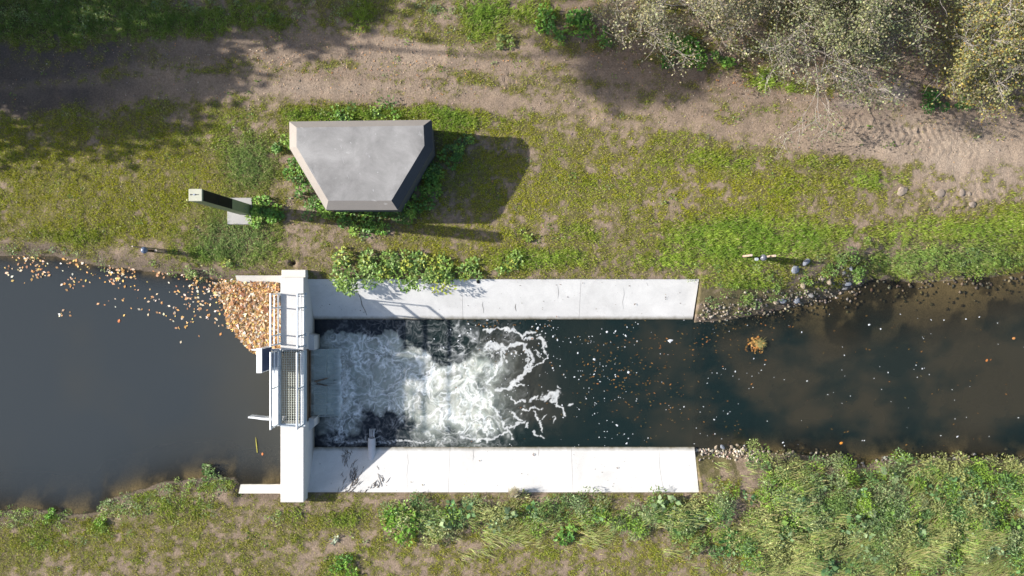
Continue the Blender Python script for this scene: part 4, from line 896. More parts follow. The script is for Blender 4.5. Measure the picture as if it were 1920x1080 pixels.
# ------------------------------------------------------------------ single plants
def clump(name, label, cat, px, py, rpx, h, nl, ls, pal, seed, group=None, wid=.6, ry=None, zoff=0.0, erect=.35, stems=True):
    rng = np.random.default_rng(seed); x, y, _ = W(px, py, h * .6); gz = float(ground_z(x, y)); gz = max(gz, -0.35)
    t = thing(name, label, cat, (x, y, gz), group); R = rpx / 50; Ry = (ry or rpx) / 50
    nb = max(4, int(R * 16)); bx = rng.uniform(-1, 1, (nb, 2)); bx /= np.maximum(1, np.linalg.norm(bx, axis=1))[:, None] * 1.15
    bh = h * rng.uniform(.55, 1.0, nb) * (1 - .35 * np.linalg.norm(bx, axis=1)); br = R * rng.uniform(.28, .5, nb)
    i = rng.integers(0, nb, nl); rr = np.sqrt(rng.random(nl)); th = rng.uniform(0, 2 * math.pi, nl)
    zf = bh[i] * np.sqrt(np.clip(1 - rr ** 2, 0, 1)) * rng.uniform(.55, 1.0, nl) + bh[i] * .1
    C = np.stack([bx[i, 0] * R + rr * br[i] * np.cos(th), bx[i, 1] * Ry + rr * br[i] * np.sin(th) * Ry / R, zf + .02 + zoff], -1)
    bc = np.asarray(pal)[rng.integers(0, len(pal), nb)]; col = bc[i] * (1 + .18 * rng.standard_normal((nl, 1))) * (1 + .05 * rng.standard_normal((nl, 3)))
    V, F, Cc = leaf_geo(C, ls * rng.uniform(.55, 1.3, nl), th + rng.normal(0, .7, nl), rng.normal(0.02, erect, nl), np.clip(col, .01, .8), wid, .1, rng.normal(0, .4, nl))
    mesh_np('foliage', V, F, M['leaf'], parent=t, col=Cc)
    if stems:
        bm = bmesh.new()
        for k in range(nb):
            tip = (bx[k, 0] * R, bx[k, 1] * Ry, bh[k] * .9 + zoff); bm_tube(bm, [(bx[k, 0] * R * .25, bx[k, 1] * Ry * .25, -.05), (tip[0] * .7, tip[1] * .7, tip[2] * .5), tip], [.012, .009, .004], 4)
        from_bm('stems', bm, M['barkdark'], parent=t)
    return t
BRAM = [(0.15, 0.235, 0.06), (0.12, 0.20, 0.045), (0.20, 0.29, 0.08), (0.17, 0.26, 0.05), (0.27, 0.31, 0.05)]; BRAM = [tuple(v * 1.28 for v in c_) for c_ in BRAM]
IVY = [(0.09, 0.19, 0.035), (0.13, 0.25, 0.04), (0.08, 0.15, 0.04), (0.19, 0.30, 0.05)]; IVY = [tuple(v * 1.28 for v in c_) for c_ in IVY]
NET = [(0.07, 0.17, 0.03), (0.10, 0.21, 0.03), (0.14, 0.26, 0.03)]; NET = [tuple(v * 1.28 for v in c_) for c_ in NET]
s = 400
for (px, py, r, h, nl, lab) in (
    (662, 508, 40, .62, 900, 'largest leafy bush hanging over the white apron, nearest the weir'),
    (708, 503, 32, .5, 560, 'leafy bush on the apron edge, second from the weir'),
    (752, 508, 32, .5, 560, 'leafy bush on the apron edge, third from the weir'),
    (796, 506, 30, .46, 480, 'yellowish leafy bush on the apron edge, fourth from the weir'),
    (845, 514, 36, .46, 620, 'bush with trailing shoots reaching down the apron, fifth from the weir'),
    (882, 506, 20, .3, 200, 'small leafy bush at the far end of the bush row on the apron'),
    (950, 492, 24, .26, 220, 'low leafy clump in grass above the apron beyond the bush row')):
    clump('bramble_bush', lab, 'bush', px, py, r, h, nl, .115, BRAM, s, 'bushes along the apron edge'); s += 1
for (px, py, r, h, nl, lab) in (
    (530, 272, 18, .4, 260, 'leafy weeds beside the left wall of the bunker near its upper corner'),
    (549, 310, 20, .42, 300, 'leafy weeds beside the left wall of the bunker, bare soil below them'),
    (570, 350, 20, .42, 320, 'bright leafy weeds along the slanting left wall of the bunker'),
    (592, 392, 22, .45, 360, 'bright leafy weeds at the lower left corner of the bunker'),
    (632, 412, 24, .45, 420, 'green leafy weeds below the front wall of the bunker, left end'),
    (678, 415, 26, .45, 440, 'green leafy weeds below the middle of the bunker front wall'),
    (724, 412, 26, .48, 440, 'green leafy weeds below the front wall of the bunker, right end'),
    (768, 392, 26, .5, 460, 'dark leafy weeds along the slanting right wall of the bunker, lowest clump'),
    (798, 362, 26, .5, 460, 'dark leafy weeds along the slanting right wall of the bunker, middle clump'),
    (822, 328, 26, .5, 460, 'dark leafy weeds along the slanting right wall of the bunker, upper clump'),
    (842, 288, 24, .42, 340, 'leafy weeds in the shadow right of the bunker'),
    (872, 272, 16, .3, 140, 'small leafy weed at the outer edge of the bunker shadow'),
    (640, 212, 26, .28, 220, 'bright low weeds behind the back wall of the bunker, left half'),
    (720, 210, 26, .26, 180, 'bright low weeds behind the back wall of the bunker, middle')):
    clump('ivy_clump', lab, 'weeds', px, py, r, h, nl, .10, IVY, s, 'leafy weeds round the bunker'); s += 1
for (px, py, r, h, nl, ls, pal, lab) in (
    (486, 386, 16, .5, 260, .11, IVY, 'dark leafy weed just right of the olive column'),
    (482, 412, 20, .4, 300, .10, IVY, 'bright leafy weed at the foot of the olive column'),
    (508, 405, 20, .4, 280, .10, NET, 'dark green weed between the olive column and the bunker'),
    (985, 441, 13, .22, 110, .09, [(0.24, 0.31, 0.05), (0.2, 0.3, 0.04)], 'lone yellow-green weed on the grass right of the bunker'),
    (948, 76, 15, .3, 160, .10, [(0.24, 0.31, 0.09), (0.2, 0.28, 0.06)], 'pale green weed standing alone above the track'),
    (1095, 42, 30, .5, 420, .12, NET, 'big fresh green weed above the track left of the pale trees'),
    (1020, 36, 24, .45, 300, .11, NET, 'dark green weed above the track next to the bright tall grass'),
    (1045, 66, 14, .3, 120, .10, IVY, 'small weed below the fresh green weeds above the track'),
    (1130, 66, 18, .35, 160, .10, IVY, 'weed at the left edge of the pale twiggy tree'),
    (1272, 95, 30, .5, 430, .14, NET, 'large-leaved dark weed below the pale twiggy tree'),
    (1318, 110, 18, .35, 180, .11, NET, 'dark weed right of the large-leaved weed below the tree'),
    (1368, 118, 14, .3, 130, .11, IVY, 'small bright weed in the shade below the trees'),
    (1345, 104, 10, .25, 70, .10, IVY, 'tiny bright weed below the gap between the trees'),
    (1762, 186, 26, .4, 520, .08, [(0.05, 0.15, 0.03), (0.07, 0.18, 0.035)], 'round dark green tussock under the yellow tree'),
    (1808, 196, 15, .3, 220, .08, [(0.05, 0.15, 0.03), (0.07, 0.18, 0.035)], 'smaller dark green tussock under the yellow tree'),
    (1590, 488, 24, .5, 380, .075, [(0.13, 0.22, 0.05), (0.17, 0.27, 0.06)], 'bushy green plant above the pile of stones'),
    (1568, 508, 16, .4, 220, .075, [(0.13, 0.22, 0.05), (0.17, 0.27, 0.06)], 'small bushy plant among the stones'),
    (1612, 520, 18, .4, 260, .075, [(0.13, 0.22, 0.05), (0.19, 0.29, 0.06)], 'bushy plant at the water beside the dark runnel'),
    (1518, 532, 12, .3, 120, .075, [(0.13, 0.22, 0.05), (0.19, 0.29, 0.06)], 'small plant in the middle of the stone pile'),
    (1428, 850, 22, .6, 320, .075, [(0.2, 0.28, 0.06), (0.24, 0.3, 0.09)], 'yellow-green plant leaning over the water by the pebbles'),
    (752, 985, 34, .6, 520, .13, [(0.13, 0.27, 0.03), (0.18, 0.32, 0.04)], 'bright broad-leaved plant on the lower bank near the drain pipe'),
    (1062, 1005, 16, .3, 90, .17, [(0.10, 0.24, 0.05), (0.14, 0.27, 0.05)], 'broad-leaved rosette on the lower bank below the weeds'),
    (1375, 1018, 18, .35, 90, .2, [(0.08, 0.2, 0.05), (0.12, 0.24, 0.05)], 'dark broad-leaved rosette beside the narrow trodden path'),
    (645, 1062, 22, .3, 260, .09, NET, 'fresh green weed at the lower picture edge left of bare soil'),
    (625, 1012, 8, .15, 40, .1, [(0.35, 0.4, 0.28)], 'pale grey-green small plant on the lower bank'),
    (82, 966, 10, .25, 150, .07, [(0.12, 0.29, 0.02)], 'round bright green tuft by the still water'),
    (184, 984, 12, .25, 170, .07, [(0.16, 0.3, 0.02)], 'round yellow-green tuft on the lower bank'),
    (390, 888, 18, .3, 180, .09, [(0.16, 0.25, 0.08), (0.12, 0.22, 0.05)], 'weed reaching into still water at the end of the low wing wall'),
    (420, 488, 12, .25, 90, .08, BRAM, 'small weed above the leaf raft'),
    (348, 505, 14, .28, 150, .08, [(0.2, 0.28, 0.08), (0.25, 0.32, 0.08)], 'pale weed at the water edge right of the blue ball post')):
    clump('leafy_weed', lab, 'weed', px, py, r, h, nl, ls, pal, s, 'single weeds on the banks'); s += 1

# ------------------------------------------------------------------ trees
def grow_tree(label, name, base, height, spread, seed, leaf_pal, nleaf, lsize, bark, limbs=6, levels=3, crown0=0.25, twig_r=.008, nseg=5, group=None, droop=0.0, stems=1, off=(0, 0), up=.75):
    rng = random.Random(seed); nr = np.random.default_rng(seed)
    gz = float(ground_z(base[0], base[1], False)); t = thing(name, label, 'tree', (base[0], base[1], gz), group)
    trunk = bmesh.new(); br = bmesh.new(); tips = []
    def path(p, d, L, r0, r1, n, wob, bm, sides, upw=0.0):
        pts = [Vector(p)]; d = Vector(d).normalized(); rad = [r0]
        for i in range(n):
            d = (d + Vector((rng.gauss(0, wob), rng.gauss(0, wob), rng.gauss(0, wob * .6) + upw))).normalized()
            pts.append(pts[-1] + d * (L / n)); rad.append(lerp(r0, r1, (i + 1) / n))
        bm_tube(bm, pts, rad, sides, cap=False); return pts, d
    def branch(p, d, L, r, lev):
        pts, dd = path(p, d, L, r, r * .45, nseg if lev > 1 else 3, .16 + .05 * (3 - lev), br, 5 if lev > 2 else 4 if lev > 1 else 3, -droop if lev < 2 else .02)
        if lev <= 1:
            tips.extend(pts[1:]); return
        k = rng.randint(5, 7) if lev > 1 else 3
        for j in range(k):
            f = lerp(.25, 1.0, (j + .7 * rng.random()) / k); a = pts[min(int(f * (len(pts) - 1)), len(pts) - 2)].lerp(pts[min(int(f * (len(pts) - 1)) + 1, len(pts) - 1)], (f * (len(pts) - 1)) % 1)
            side = Vector((rng.gauss(0, 1), rng.gauss(0, 1), rng.gauss(.15, .6))).normalized()
            nd_ = (dd * .75 + side * .85).normalized(); branch(a, nd_, L * rng.uniform(.42, .68), max(r * .5, twig_r), lev - 1)
    for st in range(stems):
        a0 = 2 * math.pi * (st + rng.random() * .5) / stems; lean_ = .0 if stems == 1 else .35
        d0 = (math.cos(a0) * lean_ + off[0], math.sin(a0) * lean_ + off[1], 1.0)
        r0 = min(height, 12) * (.016 if height < 15 else .008) / (1 + .25 * (stems - 1))
        tp, td = path((0, 0, -.15), d0, height * .8, r0, r0 * .3, 8, .05, trunk, 8)
        for i in range(limbs):
            f = lerp(crown0, 1.0, (i + .5) / limbs); q = f * 8; a = tp[int(min(q, 7))].lerp(tp[int(min(q, 7)) + 1], q % 1 if q < 8 else 1)
            th = i * 2.4 + rng.random() * .8 + st; Lb = spread * lerp(1.0, .45, max(0, (f - crown0)) / (1 - crown0)) * rng.uniform(.75, 1.15)
            branch(a, (math.cos(th), math.sin(th), up * rng.uniform(.4, 1.1)), Lb, r0 * .42, levels)
    from_bm('trunk', trunk, bark, parent=t, smooth=True); from_bm('branches', br, bark, parent=t)
    T = np.array([tuple(p) for p in tips]); i = nr.integers(0, len(T), nleaf); sp = .14 if lsize < .15 else .35
    keepf = fbm(T[:, 0] * .9 + 7, T[:, 1] * .9 + T[:, 2] * .7, seed, 3)[i]; ok = nr.random(nleaf) < sstep(.30, .55, keepf) + .2; i = i[ok]; nleaf = len(i)
    C = T[i] + nr.normal(0, sp, (nleaf, 3)) * (1, 1, .7)
    V, F, Cc = leaf_geo(C, lsize * nr.uniform(.6, 1.35, nleaf), nr.uniform(0, 2 * math.pi, nleaf), nr.normal(-.2, .6, nleaf), pick(leaf_pal, nleaf, .2, nr), .7, .1, nr.normal(0, .5, nleaf))
    mesh_np('crown', V, F, M['leaf'], parent=t, col=Cc); return t
PALE = [(0.36, 0.34, 0.20), (0.40, 0.37, 0.23), (0.30, 0.31, 0.15), (0.42, 0.38, 0.17), (0.30, 0.26, 0.19)]; PALE = [tuple(v * 0.74 for v in c_) for c_ in PALE]
GREY = [(0.25, 0.27, 0.13), (0.28, 0.29, 0.16), (0.22, 0.24, 0.11), (0.28, 0.25, 0.17), (0.36, 0.37, 0.16)]; GREY = [tuple(v * 0.74 for v in c_) for c_ in GREY]
YEL = [(0.36, 0.33, 0.11), (0.44, 0.32, 0.07), (0.29, 0.30, 0.11), (0.25, 0.27, 0.11), (0.30, 0.26, 0.15), (0.33, 0.33, 0.15), (0.24, 0.25, 0.09)]; YEL = [tuple(v * 0.8 for v in c_) for c_ in YEL]
tp_ = lambda px, py: W(px, py, 0)[:2]
grow_tree('pale twiggy tree with sparse yellow-green leaves, leftmost of the trees', 'pale_tree', tp_(1240, 10), 3.6, 2.9, 11, PALE, 24000, .07, M['bark'], 7, 3, .2, stems=3, up=.55, group='trees above the track')
grow_tree('pale twiggy tree at the top picture edge between two larger trees', 'pale_tree', tp_(1395, -10), 3.8, 2.5, 12, PALE, 20000, .07, M['bark'], 6, 3, .2, stems=2, up=.6, group='trees above the track')
grow_tree('broad grey-green tree with thin foliage reaching down to the track', 'pale_tree', tp_(1510, 92), 4.2, 2.7, 13, GREY, 24000, .075, M['bark'], 8, 3, .2, stems=3, up=.5, group='trees above the track')
grow_tree('grey-green tree at the top edge left of the red-brown leaf litter', 'pale_tree', tp_(1570, 10), 4.6, 2.9, 14, GREY, 24000, .075, M['bark'], 7, 3, .2, stems=3, up=.6, group='trees above the track')
grow_tree('yellow-leaved tree at the right picture edge', 'yellow_tree', tp_(1800, 108), 4.4, 2.6, 15, YEL, 20000, .08, M['bark'], 8, 3, .2, stems=3, up=.5, group='trees above the track')
grow_tree('yellow tree in the upper right corner with a thick grey limb', 'yellow_tree', tp_(1800, 40), 5.4, 3.1, 16, YEL, 20000, .08, M['bark'], 7, 3, .2, stems=2, up=.55, group='trees above the track')
# trees standing outside the left of the picture; they shade the track
SH = [(0.09, 0.14, 0.03), (0.12, 0.15, 0.035)]
for k, (px, py, h, sp, c0, nl) in enumerate(((-330, 15, 8.5, 2.6, .3, 3600), (-420, 78, 9.5, 2.5, .35, 3600), (-260, 128, 6.5, 1.9, .35, 2400), (-300, -70, 11.0, 3.0, .3, 3600), (-120, -60, 9.0, 2.6, .3, 2600), (-420, 205, 7.0, 1.8, .3, 500))):
    grow_tree(('shade tree left of the picture beside the track end', 'shade tree left of the picture in line with the track', 'lowest shade tree left of the picture', 'tall shade tree beyond the upper left corner', 'shade tree just beyond the upper left corner', 'shade tree left of the picture in line with the bunker')[k], 'shade_tree', tp_(px, py), h, sp, 60 + k, SH, nl, .34, M['barkdark'], 9, 3, c0, twig_r=.02, group='trees outside the left picture edge', up=.6)
grow_tree('tall slim pine left of the picture with leaves only at its tip', 'shade_tree', tp_(-270, 12), 19.6, 1.9, 70, [(0.05, 0.09, 0.03)], 3000, .34, M['barkdark'], 8, 3, .86, twig_r=.02, group='trees outside the left picture edge', up=.2)

# ------------------------------------------------------------------ stones
def stone_mesh(seed, sub_=2):
    rng = np.random.default_rng(seed); bm = bmesh.new(); bmesh.ops.create_icosphere(bm, subdivisions=sub_, radius=1.0)
    dirs = rng.normal(0, 1, (7, 3)); dirs /= np.linalg.norm(dirs, axis=1)[:, None]; off = rng.uniform(.62, .95, 7)
    for v in bm.verts:
        p = np.array(v.co)
        for d, o_ in zip(dirs, off):
            e = p @ d - o_
            if e > 0: p = p - d * e * .85
        v.co = Vector(p * (1 + .04 * rng.standard_normal()))
    me = bpy.data.meshes.new('stone'); bm.to_mesh(me); bm.free(); return me
SM = {m: [stone_mesh(500 + i) for i in range(4)] for m in ('rock', 'rockblue', 'rocktan')}
for m, l in SM.items():
    for me in l: me.materials.append(M[m])
BIG = [(1468, 564, 9, 'rockblue', 'round blue-grey stone at the water edge near the apron end'), (1495, 563, 10, 'rockblue', 'large blue-grey stone at the water edge right of a round one'), (1503, 568, 6, 'rocktan', 'pale triangular stone against the large blue-grey stone'),
       (1590, 532, 10, 'rockblue', 'long blue-grey stone at the right end of the stone pile'), (1588, 540, 8, 'rock', 'grey stone in front of the long blue-grey stone'), (1478, 506, 12, 'rockblue', 'broad blue-grey stone half under weeds below the grey ball post'),
       (1497, 492, 11, 'rockblue', 'blue-grey stone in the grass right of the grey ball post'), (1520, 553, 9, 'rock', 'slanted dark grey stone in the middle of the water edge'), (1587, 503, 8, 'rockblue', 'flat blue-grey stone under the bushy plant'), (1576, 511, 6, 'rock', 'small flat grey stone left of the flat blue-grey one'),
       (1549, 527, 9, 'rocktan', 'tan stone in the upper row of the pile'), (1536, 522, 7, 'rocktan', 'small tan stone left of the tan stone in the upper row'), (1500, 535, 9, 'rocktan', 'brownish stone among the weeds left of the pile'), (1455, 566, 8, 'rocktan', 'reddish tan stone left of the round blue-grey stone'), (1612, 530, 8, 'rocktan', 'pale stone at the foot of the dark runnel'),
       (1359, 842, 8, 'rockblue', 'blue-grey stone among the pebbles beside the lower apron'), (1346, 843, 7, 'rocktan', 'tan stone left of the blue-grey stone by the lower apron'), (1377, 842, 7, 'rocktan', 'large tan pebble right of the blue-grey stone by the lower apron'), (1387, 838, 6, 'rocktan', 'upright tan pebble at the water by the lower apron'), (1308, 848, 6, 'rock', 'pale stone touching the corner of the lower apron'), (1399, 848, 7, 'rocktan', 'tan pebble below the yellow-green plant over the water'),
       (1700, 862, 6, 'rock', 'grey stone in the water edge before the weeds'), (1836, 855, 6, 'rock', 'small pale stone at the far right water edge')]
for i, (px, py, r, m, lab) in enumerate(BIG):
    x, y, _ = W(px, py, -.8); z = max(float(ground_z(x, y)), ZD - .05)
    o = bpy.data.objects.new('stone', SM[m][i % 4]); COL.objects.link(o); o.location = (x, y, z + r / 50 * .1)
    o.scale = (r / 50 * .92, r / 50 * random.uniform(.5, .7), r / 50 * .42); o.rotation_euler = (random.uniform(-.3, .3), random.uniform(-.3, .3), random.uniform(0, 3)); tag(o, lab, 'stone', 'stones at the water edge')
for i, (px, py, r, lab) in enumerate(((1764, 362, 10, 'clay clod in the tyre prints, larger of the left pair'), (1804, 361, 8, 'clay clod in the tyre prints right of the larger one'), (1823, 383, 8, 'clay clod lying lowest in the tyre prints'), (1692, 358, 12, 'ribbed clay lump pressed up beside the grass'), (1818, 363, 5, 'small clay clod beside a larger clod in the tyre prints'))):
    x, y, _ = W(px, py); me = stone_mesh(540 + i, 2); me.materials.append(M['clod']); o = bpy.data.objects.new('clay_clod', me); COL.objects.link(o)
    o.location = (x, y, float(ground_z(x, y)) + .02); o.scale = (r / 50, r / 50 * .8, r / 50 * .28); o.rotation_euler = (0, 0, i * 1.3); tag(o, lab, 'clod', 'clay clods in the tyre prints')
def rubble(name, label, n, sampler, smin, smax, mats, seed, zmin=ZD - .25, zmax=.5, col=None):
    rng = np.random.default_rng(seed); base = stone_mesh(seed, 1); bv = np.array([v.co for v in base.vertices]); bf = np.array([p.vertices for p in base.polygons]); bpy.data.meshes.remove(base)
    X, Y = sampler(rng, n); z = ground_z(X, Y); ok = (z > zmin) & (z < zmax); X, Y, z = X[ok], Y[ok], z[ok]; n = len(X); S = rng.uniform(smin, smax, n) ** 1.0
    th = rng.uniform(0, 6.28, n); sc = np.stack([S * rng.uniform(.8, 1.3, n), S * rng.uniform(.6, 1, n), S * rng.uniform(.4, .8, n)], -1)
    P3 = bv[None] * sc[:, None]; c, s_ = np.cos(th)[:, None], np.sin(th)[:, None]
    Q = np.stack([P3[..., 0] * c - P3[..., 1] * s_ + X[:, None], P3[..., 0] * s_ + P3[..., 1] * c + Y[:, None], P3[..., 2] + z[:, None] + .25 * S[:, None]], -1)
    F = (bf[None] + (np.arange(n) * len(bv))[:, None, None]).reshape(-1, 3)
    cc = np.repeat(pick(col, n, .2, rng), len(bv), axis=0)
    tag(mesh_np(name, Q.reshape(-1, 3), F, M['dry'], col=cc), label, 'rubble', kind='stuff')
def near_line(ln, xr, spread, off):
    def f(rng, n):
        X = rng.uniform(*xr, n); return X, np.interp(X, *ln) + rng.normal(off, spread, n)
    return f
STN = [(0.27, 0.24, 0.20), (0.18, 0.16, 0.14), (0.34, 0.29, 0.23), (0.12, 0.10, 0.08), (0.22, 0.19, 0.15)]
rubble('rubble', 'small stones and gravel along the upper water edge below the weir', 420, near_line(DN, (7.2, 13.6), .34, .28), .022, .08, None, 601, col=STN)
rubble('rubble', 'small dark stones on the shallow river bed', 300, near_line(DN, (8.0, 20.0), .35, -.35), .03, .09, None, 602, col=[(0.05, .045, .035), (0.1, .085, .06), (.16, .13, .09)])
rubble('pebbles', 'pale pebbles piled between the lower apron and the water', 190, lambda r, n: (r.uniform(7.15, 9.5, n), -6.25 + r.normal(-.12, .13, n)), .03, .085, None, 603, zmin=-1.4, col=[(0.42, 0.36, 0.28), (0.35, 0.29, 0.22), (0.48, 0.43, 0.36), (0.24, 0.2, 0.16)])
rubble('rubble', 'stones along the lower water edge', 160, near_line(DS, (9.5, 20.5), .10, .05), .03, .09, None, 604, col=STN)
rubble('soil_crumbs', 'crumbs of dry soil along the wheel tracks', 2400, lambda r, n: (r.uniform(-20, 20, n), r.uniform(2.5, 11.2, n)), .008, .032, None, 605, zmin=-.2, col=[(0.30, 0.25, 0.2), (0.36, 0.3, 0.25), (0.22, 0.18, 0.15)])

# ------------------------------------------------------------------ leaves: raft, drift, litter
LEAFC = [(0.62, 0.35, 0.14), (0.66, 0.46, 0.28), (0.46, 0.25, 0.12), (0.72, 0.57, 0.42), (0.58, 0.36, 0.20), (0.68, 0.48, 0.16), (0.34, 0.18, 0.09), (0.76, 0.64, 0.52), (0.56, 0.29, 0.10)]
RAFT = [W(a, b, ZU)[:2] for a, b in ((404, 540), (418, 533), (445, 529), (470, 528), (523, 529), (530, 600), (527, 660), (492, 659), (472, 661), (458, 648), (440, 622), (432, 596), (430, 575), (416, 560))]
N = 15000; x0, y0, _ = W(400, 665, ZU); x1, y1, _ = W(530, 525, ZU); X = RNG.uniform(x0, x1, N); Y = RNG.uniform(y0, y1, N)
ok = in_poly(X + .7 * (fbm(X * 2.2, Y * 2.2, 701, 4) - .5), Y + .7 * (fbm(X * 2.2, Y * 2.2, 703, 4) - .5), RAFT) & (X < XW0 - .02); X, Y = X[ok], Y[ok]; n = len(X)
V, F, Cc = leaf_geo(np.stack([X, Y, ZU + RNG.uniform(.004, .03, n)], -1), RNG.gamma(5, .0165, n) + .015, RNG.uniform(0, 6.28, n), RNG.normal(0, .18, n), pick(LEAFC, n, .25), .62, -.12, RNG.normal(0, .5, n))
tag(mesh_np('leaf_raft', V, F, M['dry'], col=Cc), 'raft of brown and orange leaves caught against the weir', 'leaves', kind='stuff')
# drifting leaves
N = 4200; X = RNG.uniform(-20, -10.2, N); Y = RNG.uniform(-2.6, 1.4, N); px_, py_ = 960 + X * 1500 / 30.28, 540 - Y * 1500 / 30.28
sh = np.interp(X, *UN) - Y
d = np.exp(-np.clip(sh, 0, 9) / .42) * .55 * sstep(.35, .6, fbm(X * 1.5, Y * 1.5, 711, 3)) + blobs(px_, py_, [(216, 512, 20, 22, 1.0), (76, 512, 20, 14, .6), (135, 530, 26, 14, .5), (330, 590, 60, 26, .16), (300, 560, 80, 26, .14), (390, 570, 50, 30, .35), (60, 505, 60, 14, .2), (260, 575, 14, 10, .4), (190, 572, 12, 8, .4), (370, 530, 40, 14, .3), (120, 590, 30, 8, .1), (405, 600, 20, 30, .15)])
ok = (RNG.random(N) < d) & (sh > -.05); X, Y = X[ok], Y[ok]; n = len(X); print('drift leaves', n)
V, F, Cc = leaf_geo(np.stack([X, Y, ZU + RNG.uniform(.004, .012, n)], -1), RNG.uniform(.05, .15, n), RNG.uniform(0, 6.28, n), RNG.normal(0, .05, n), pick(LEAFC, n, .25), .65, -.06, RNG.normal(0, .12, n))
tag(mesh_np('drifting_leaves', V, F, M['dry'], col=Cc), 'fallen leaves drifting on still water along the upper bank', 'leaves', kind='stuff')
def one_leaf(label, px, py, L, az_, c, z=ZU, name='floating_leaf', wid=.7, cat='leaf', group='single floating leaves'):
    x, y, _ = W(px, py, z); a = np.array([az_]);
    # lobed outline: midrib fan of eight points
    bm = bmesh.new(); outl = [(0, 0), (.22, .30), (.42, .26), (.62, .36), (.8, .16), (1, 0), (.8, -.16), (.62, -.34), (.42, -.24), (.22, -.30)]
    ctr = bm.verts.new((.5 * L, 0, .012)); vs_ = [bm.verts.new((u * L, v * L * wid * 1.4, random.uniform(0, .012))) for u, v in outl]
    for k in range(len(vs_)): bm.faces.new((ctr, vs_[k], vs_[(k + 1) % len(vs_)]))
    o = from_bm(name, bm, mat_simple('leaf_' + label.split()[0], c, .7, 0, .15, 20, .2)); o.location = (x, y, z + .006); o.rotation_euler = (0, 0, az_); tag(o, label, cat, group)
one_leaf('lone red-orange leaf drifting on open still water', 222, 605, .15, 1.2, (0.50, 0.16, 0.05))
one_leaf('single orange leaf left of the raft below its middle', 425, 615, .18, .3, (0.52, 0.28, 0.10))
one_leaf('small orange-red leaf floating by the yellow reed', 492, 854, .12, 1.5, (0.62, 0.20, 0.06))
one_leaf('bright orange leaf floating near the lower right bank', 1574, 832, .15, .4, (0.62, 0.24, 0.03), ZD)
one_leaf('red-orange leaf floating in midstream at far right', 1848, 678, .13, .9, (0.58, 0.2, 0.05), ZD)
one_leaf('orange leaf floating near the right picture edge', 1897, 635, .15, .2, (0.58, 0.26, 0.08), ZD)
o = ptube('floating_reed', None, mat_simple('yellow_reed', (0.5, 0.45, 0.08), .6), [W(480, 820, ZU + .01), W(481, 832, ZU + .012), W(482.5, 849, ZU + .01)], [.008, .018, .01], 5) if False else from_bm('floating_reed', bm_tube(bmesh.new(), [W(479.5, 820, ZU + .01), W(481, 834, ZU + .012), W(482.5, 849, ZU + .01)], [.008, .02, .01], 5), mat_simple('yellow_reed', (0.5, 0.45, 0.08), .6))
tag(o, 'thin yellow reed floating upright in the picture before the weir', 'reed')
# leaves under and on the lower river, foam flecks
N = 5200; X = RNG.uniform(-5.5, 20, N); Y = RNG.uniform(-6.2, -.9, N); px_, py_ = px_d(X, Y); z = ground_z(X, Y, False)
d = blobs(px_, py_, [(1160, 690, 90, 50, .55), (1230, 680, 130, 70, .25), (1180, 770, 100, 50, .16), (1330, 640, 70, 26, .3), (1290, 770, 90, 50, .12), (1380, 800, 40, 20, .25), (1340, 640, 60, 30, .2), (1440, 610, 60, 14, .5), (1360, 612, 40, 8, .6), (1000, 640, 60, 30, .1), (1700, 640, 200, 60, .035)]) + .02
d += sstep(13, 4, np.abs(py_ - 607)) * sstep(850, 880, px_) * sstep(1040, 1000, px_) * .5
ok = (RNG.random(N) < d) & (px_ > 850) & (z < ZD); X, Y = X[ok], Y[ok]; n = len(X); print('lower leaves', n)
V, F, Cc = leaf_geo(np.stack([X, Y, np.full(n, ZD + .006)], -1), RNG.uniform(.04, .12, n), RNG.normal(0, .5, n), np.zeros(n), pick([(0.10, 0.055, 0.016), (0.14, 0.078, 0.024), (0.07, 0.045, 0.016), (0.24, 0.11, 0.03), (0.08, .06, .026)], n, .25), .5, 0)
tag(mesh_np('sunken_leaves', V, F, M['dry'], col=Cc), 'small orange leaves drifting in the dark water below the weir', 'leaves', kind='stuff')
N = 5200; X = RNG.uniform(-3.5, 20, N); Y = RNG.uniform(-6.3, -.7, N); px_, py_ = px_d(X, Y); z = ground_z(X, Y, False)
d = sstep(840, 1000, px_) * (0.30 * np.exp(-np.clip(px_ - 1000, 0, 2000) / 170.0) + .05) * sstep(.46, .66, fbm(X * 1.3, Y * 1.9, 731, 3)) * 1.3 + blobs(px_, py_, [(900, 630, 60, 22, .5), (1150, 625, 60, 8, .5), (1110, 690, 40, 40, .3), (1370, 700, 30, 16, .3), (1160, 815, 60, 18, .25)])
ok = (RNG.random(N) < d) & (z < ZD - .03); X, Y = X[ok], Y[ok]; n = len(X); print('flecks', n)
ang = np.linspace(0, 2 * math.pi, 7)[:-1]; S = RNG.gamma(1.5, .0065, n) + .009; el = RNG.uniform(.8, 1.8, n)
jr = RNG.uniform(.6, 1.3, (n, 6)); rot = RNG.uniform(0, 6.28, n)[:, None]
ex = np.cos(ang)[None] * jr * S[:, None] * el[:, None]; ey = np.sin(ang)[None] * jr * S[:, None]
ring = np.stack([X[:, None] + ex * np.cos(rot) - ey * np.sin(rot), Y[:, None] + ex * np.sin(rot) + ey * np.cos(rot), np.full((n, 6), ZD + .008)], -1)
topv = np.stack([X, Y, ZD + .012 + S * .4], -1)[:, None]; V = np.concatenate([ring, topv], 1).reshape(-1, 3)
tri = np.array([(k, (k + 1) % 6, 6) for k in range(6)]); F = (tri[None] + (np.arange(n) * 7)[:, None, None]).reshape(-1, 3)
tag(mesh_np('foam_flecks', V, F, M['foamfleck'], smooth=True), 'white foam flecks floating on the dark water below the weir', 'foam', kind='stuff')

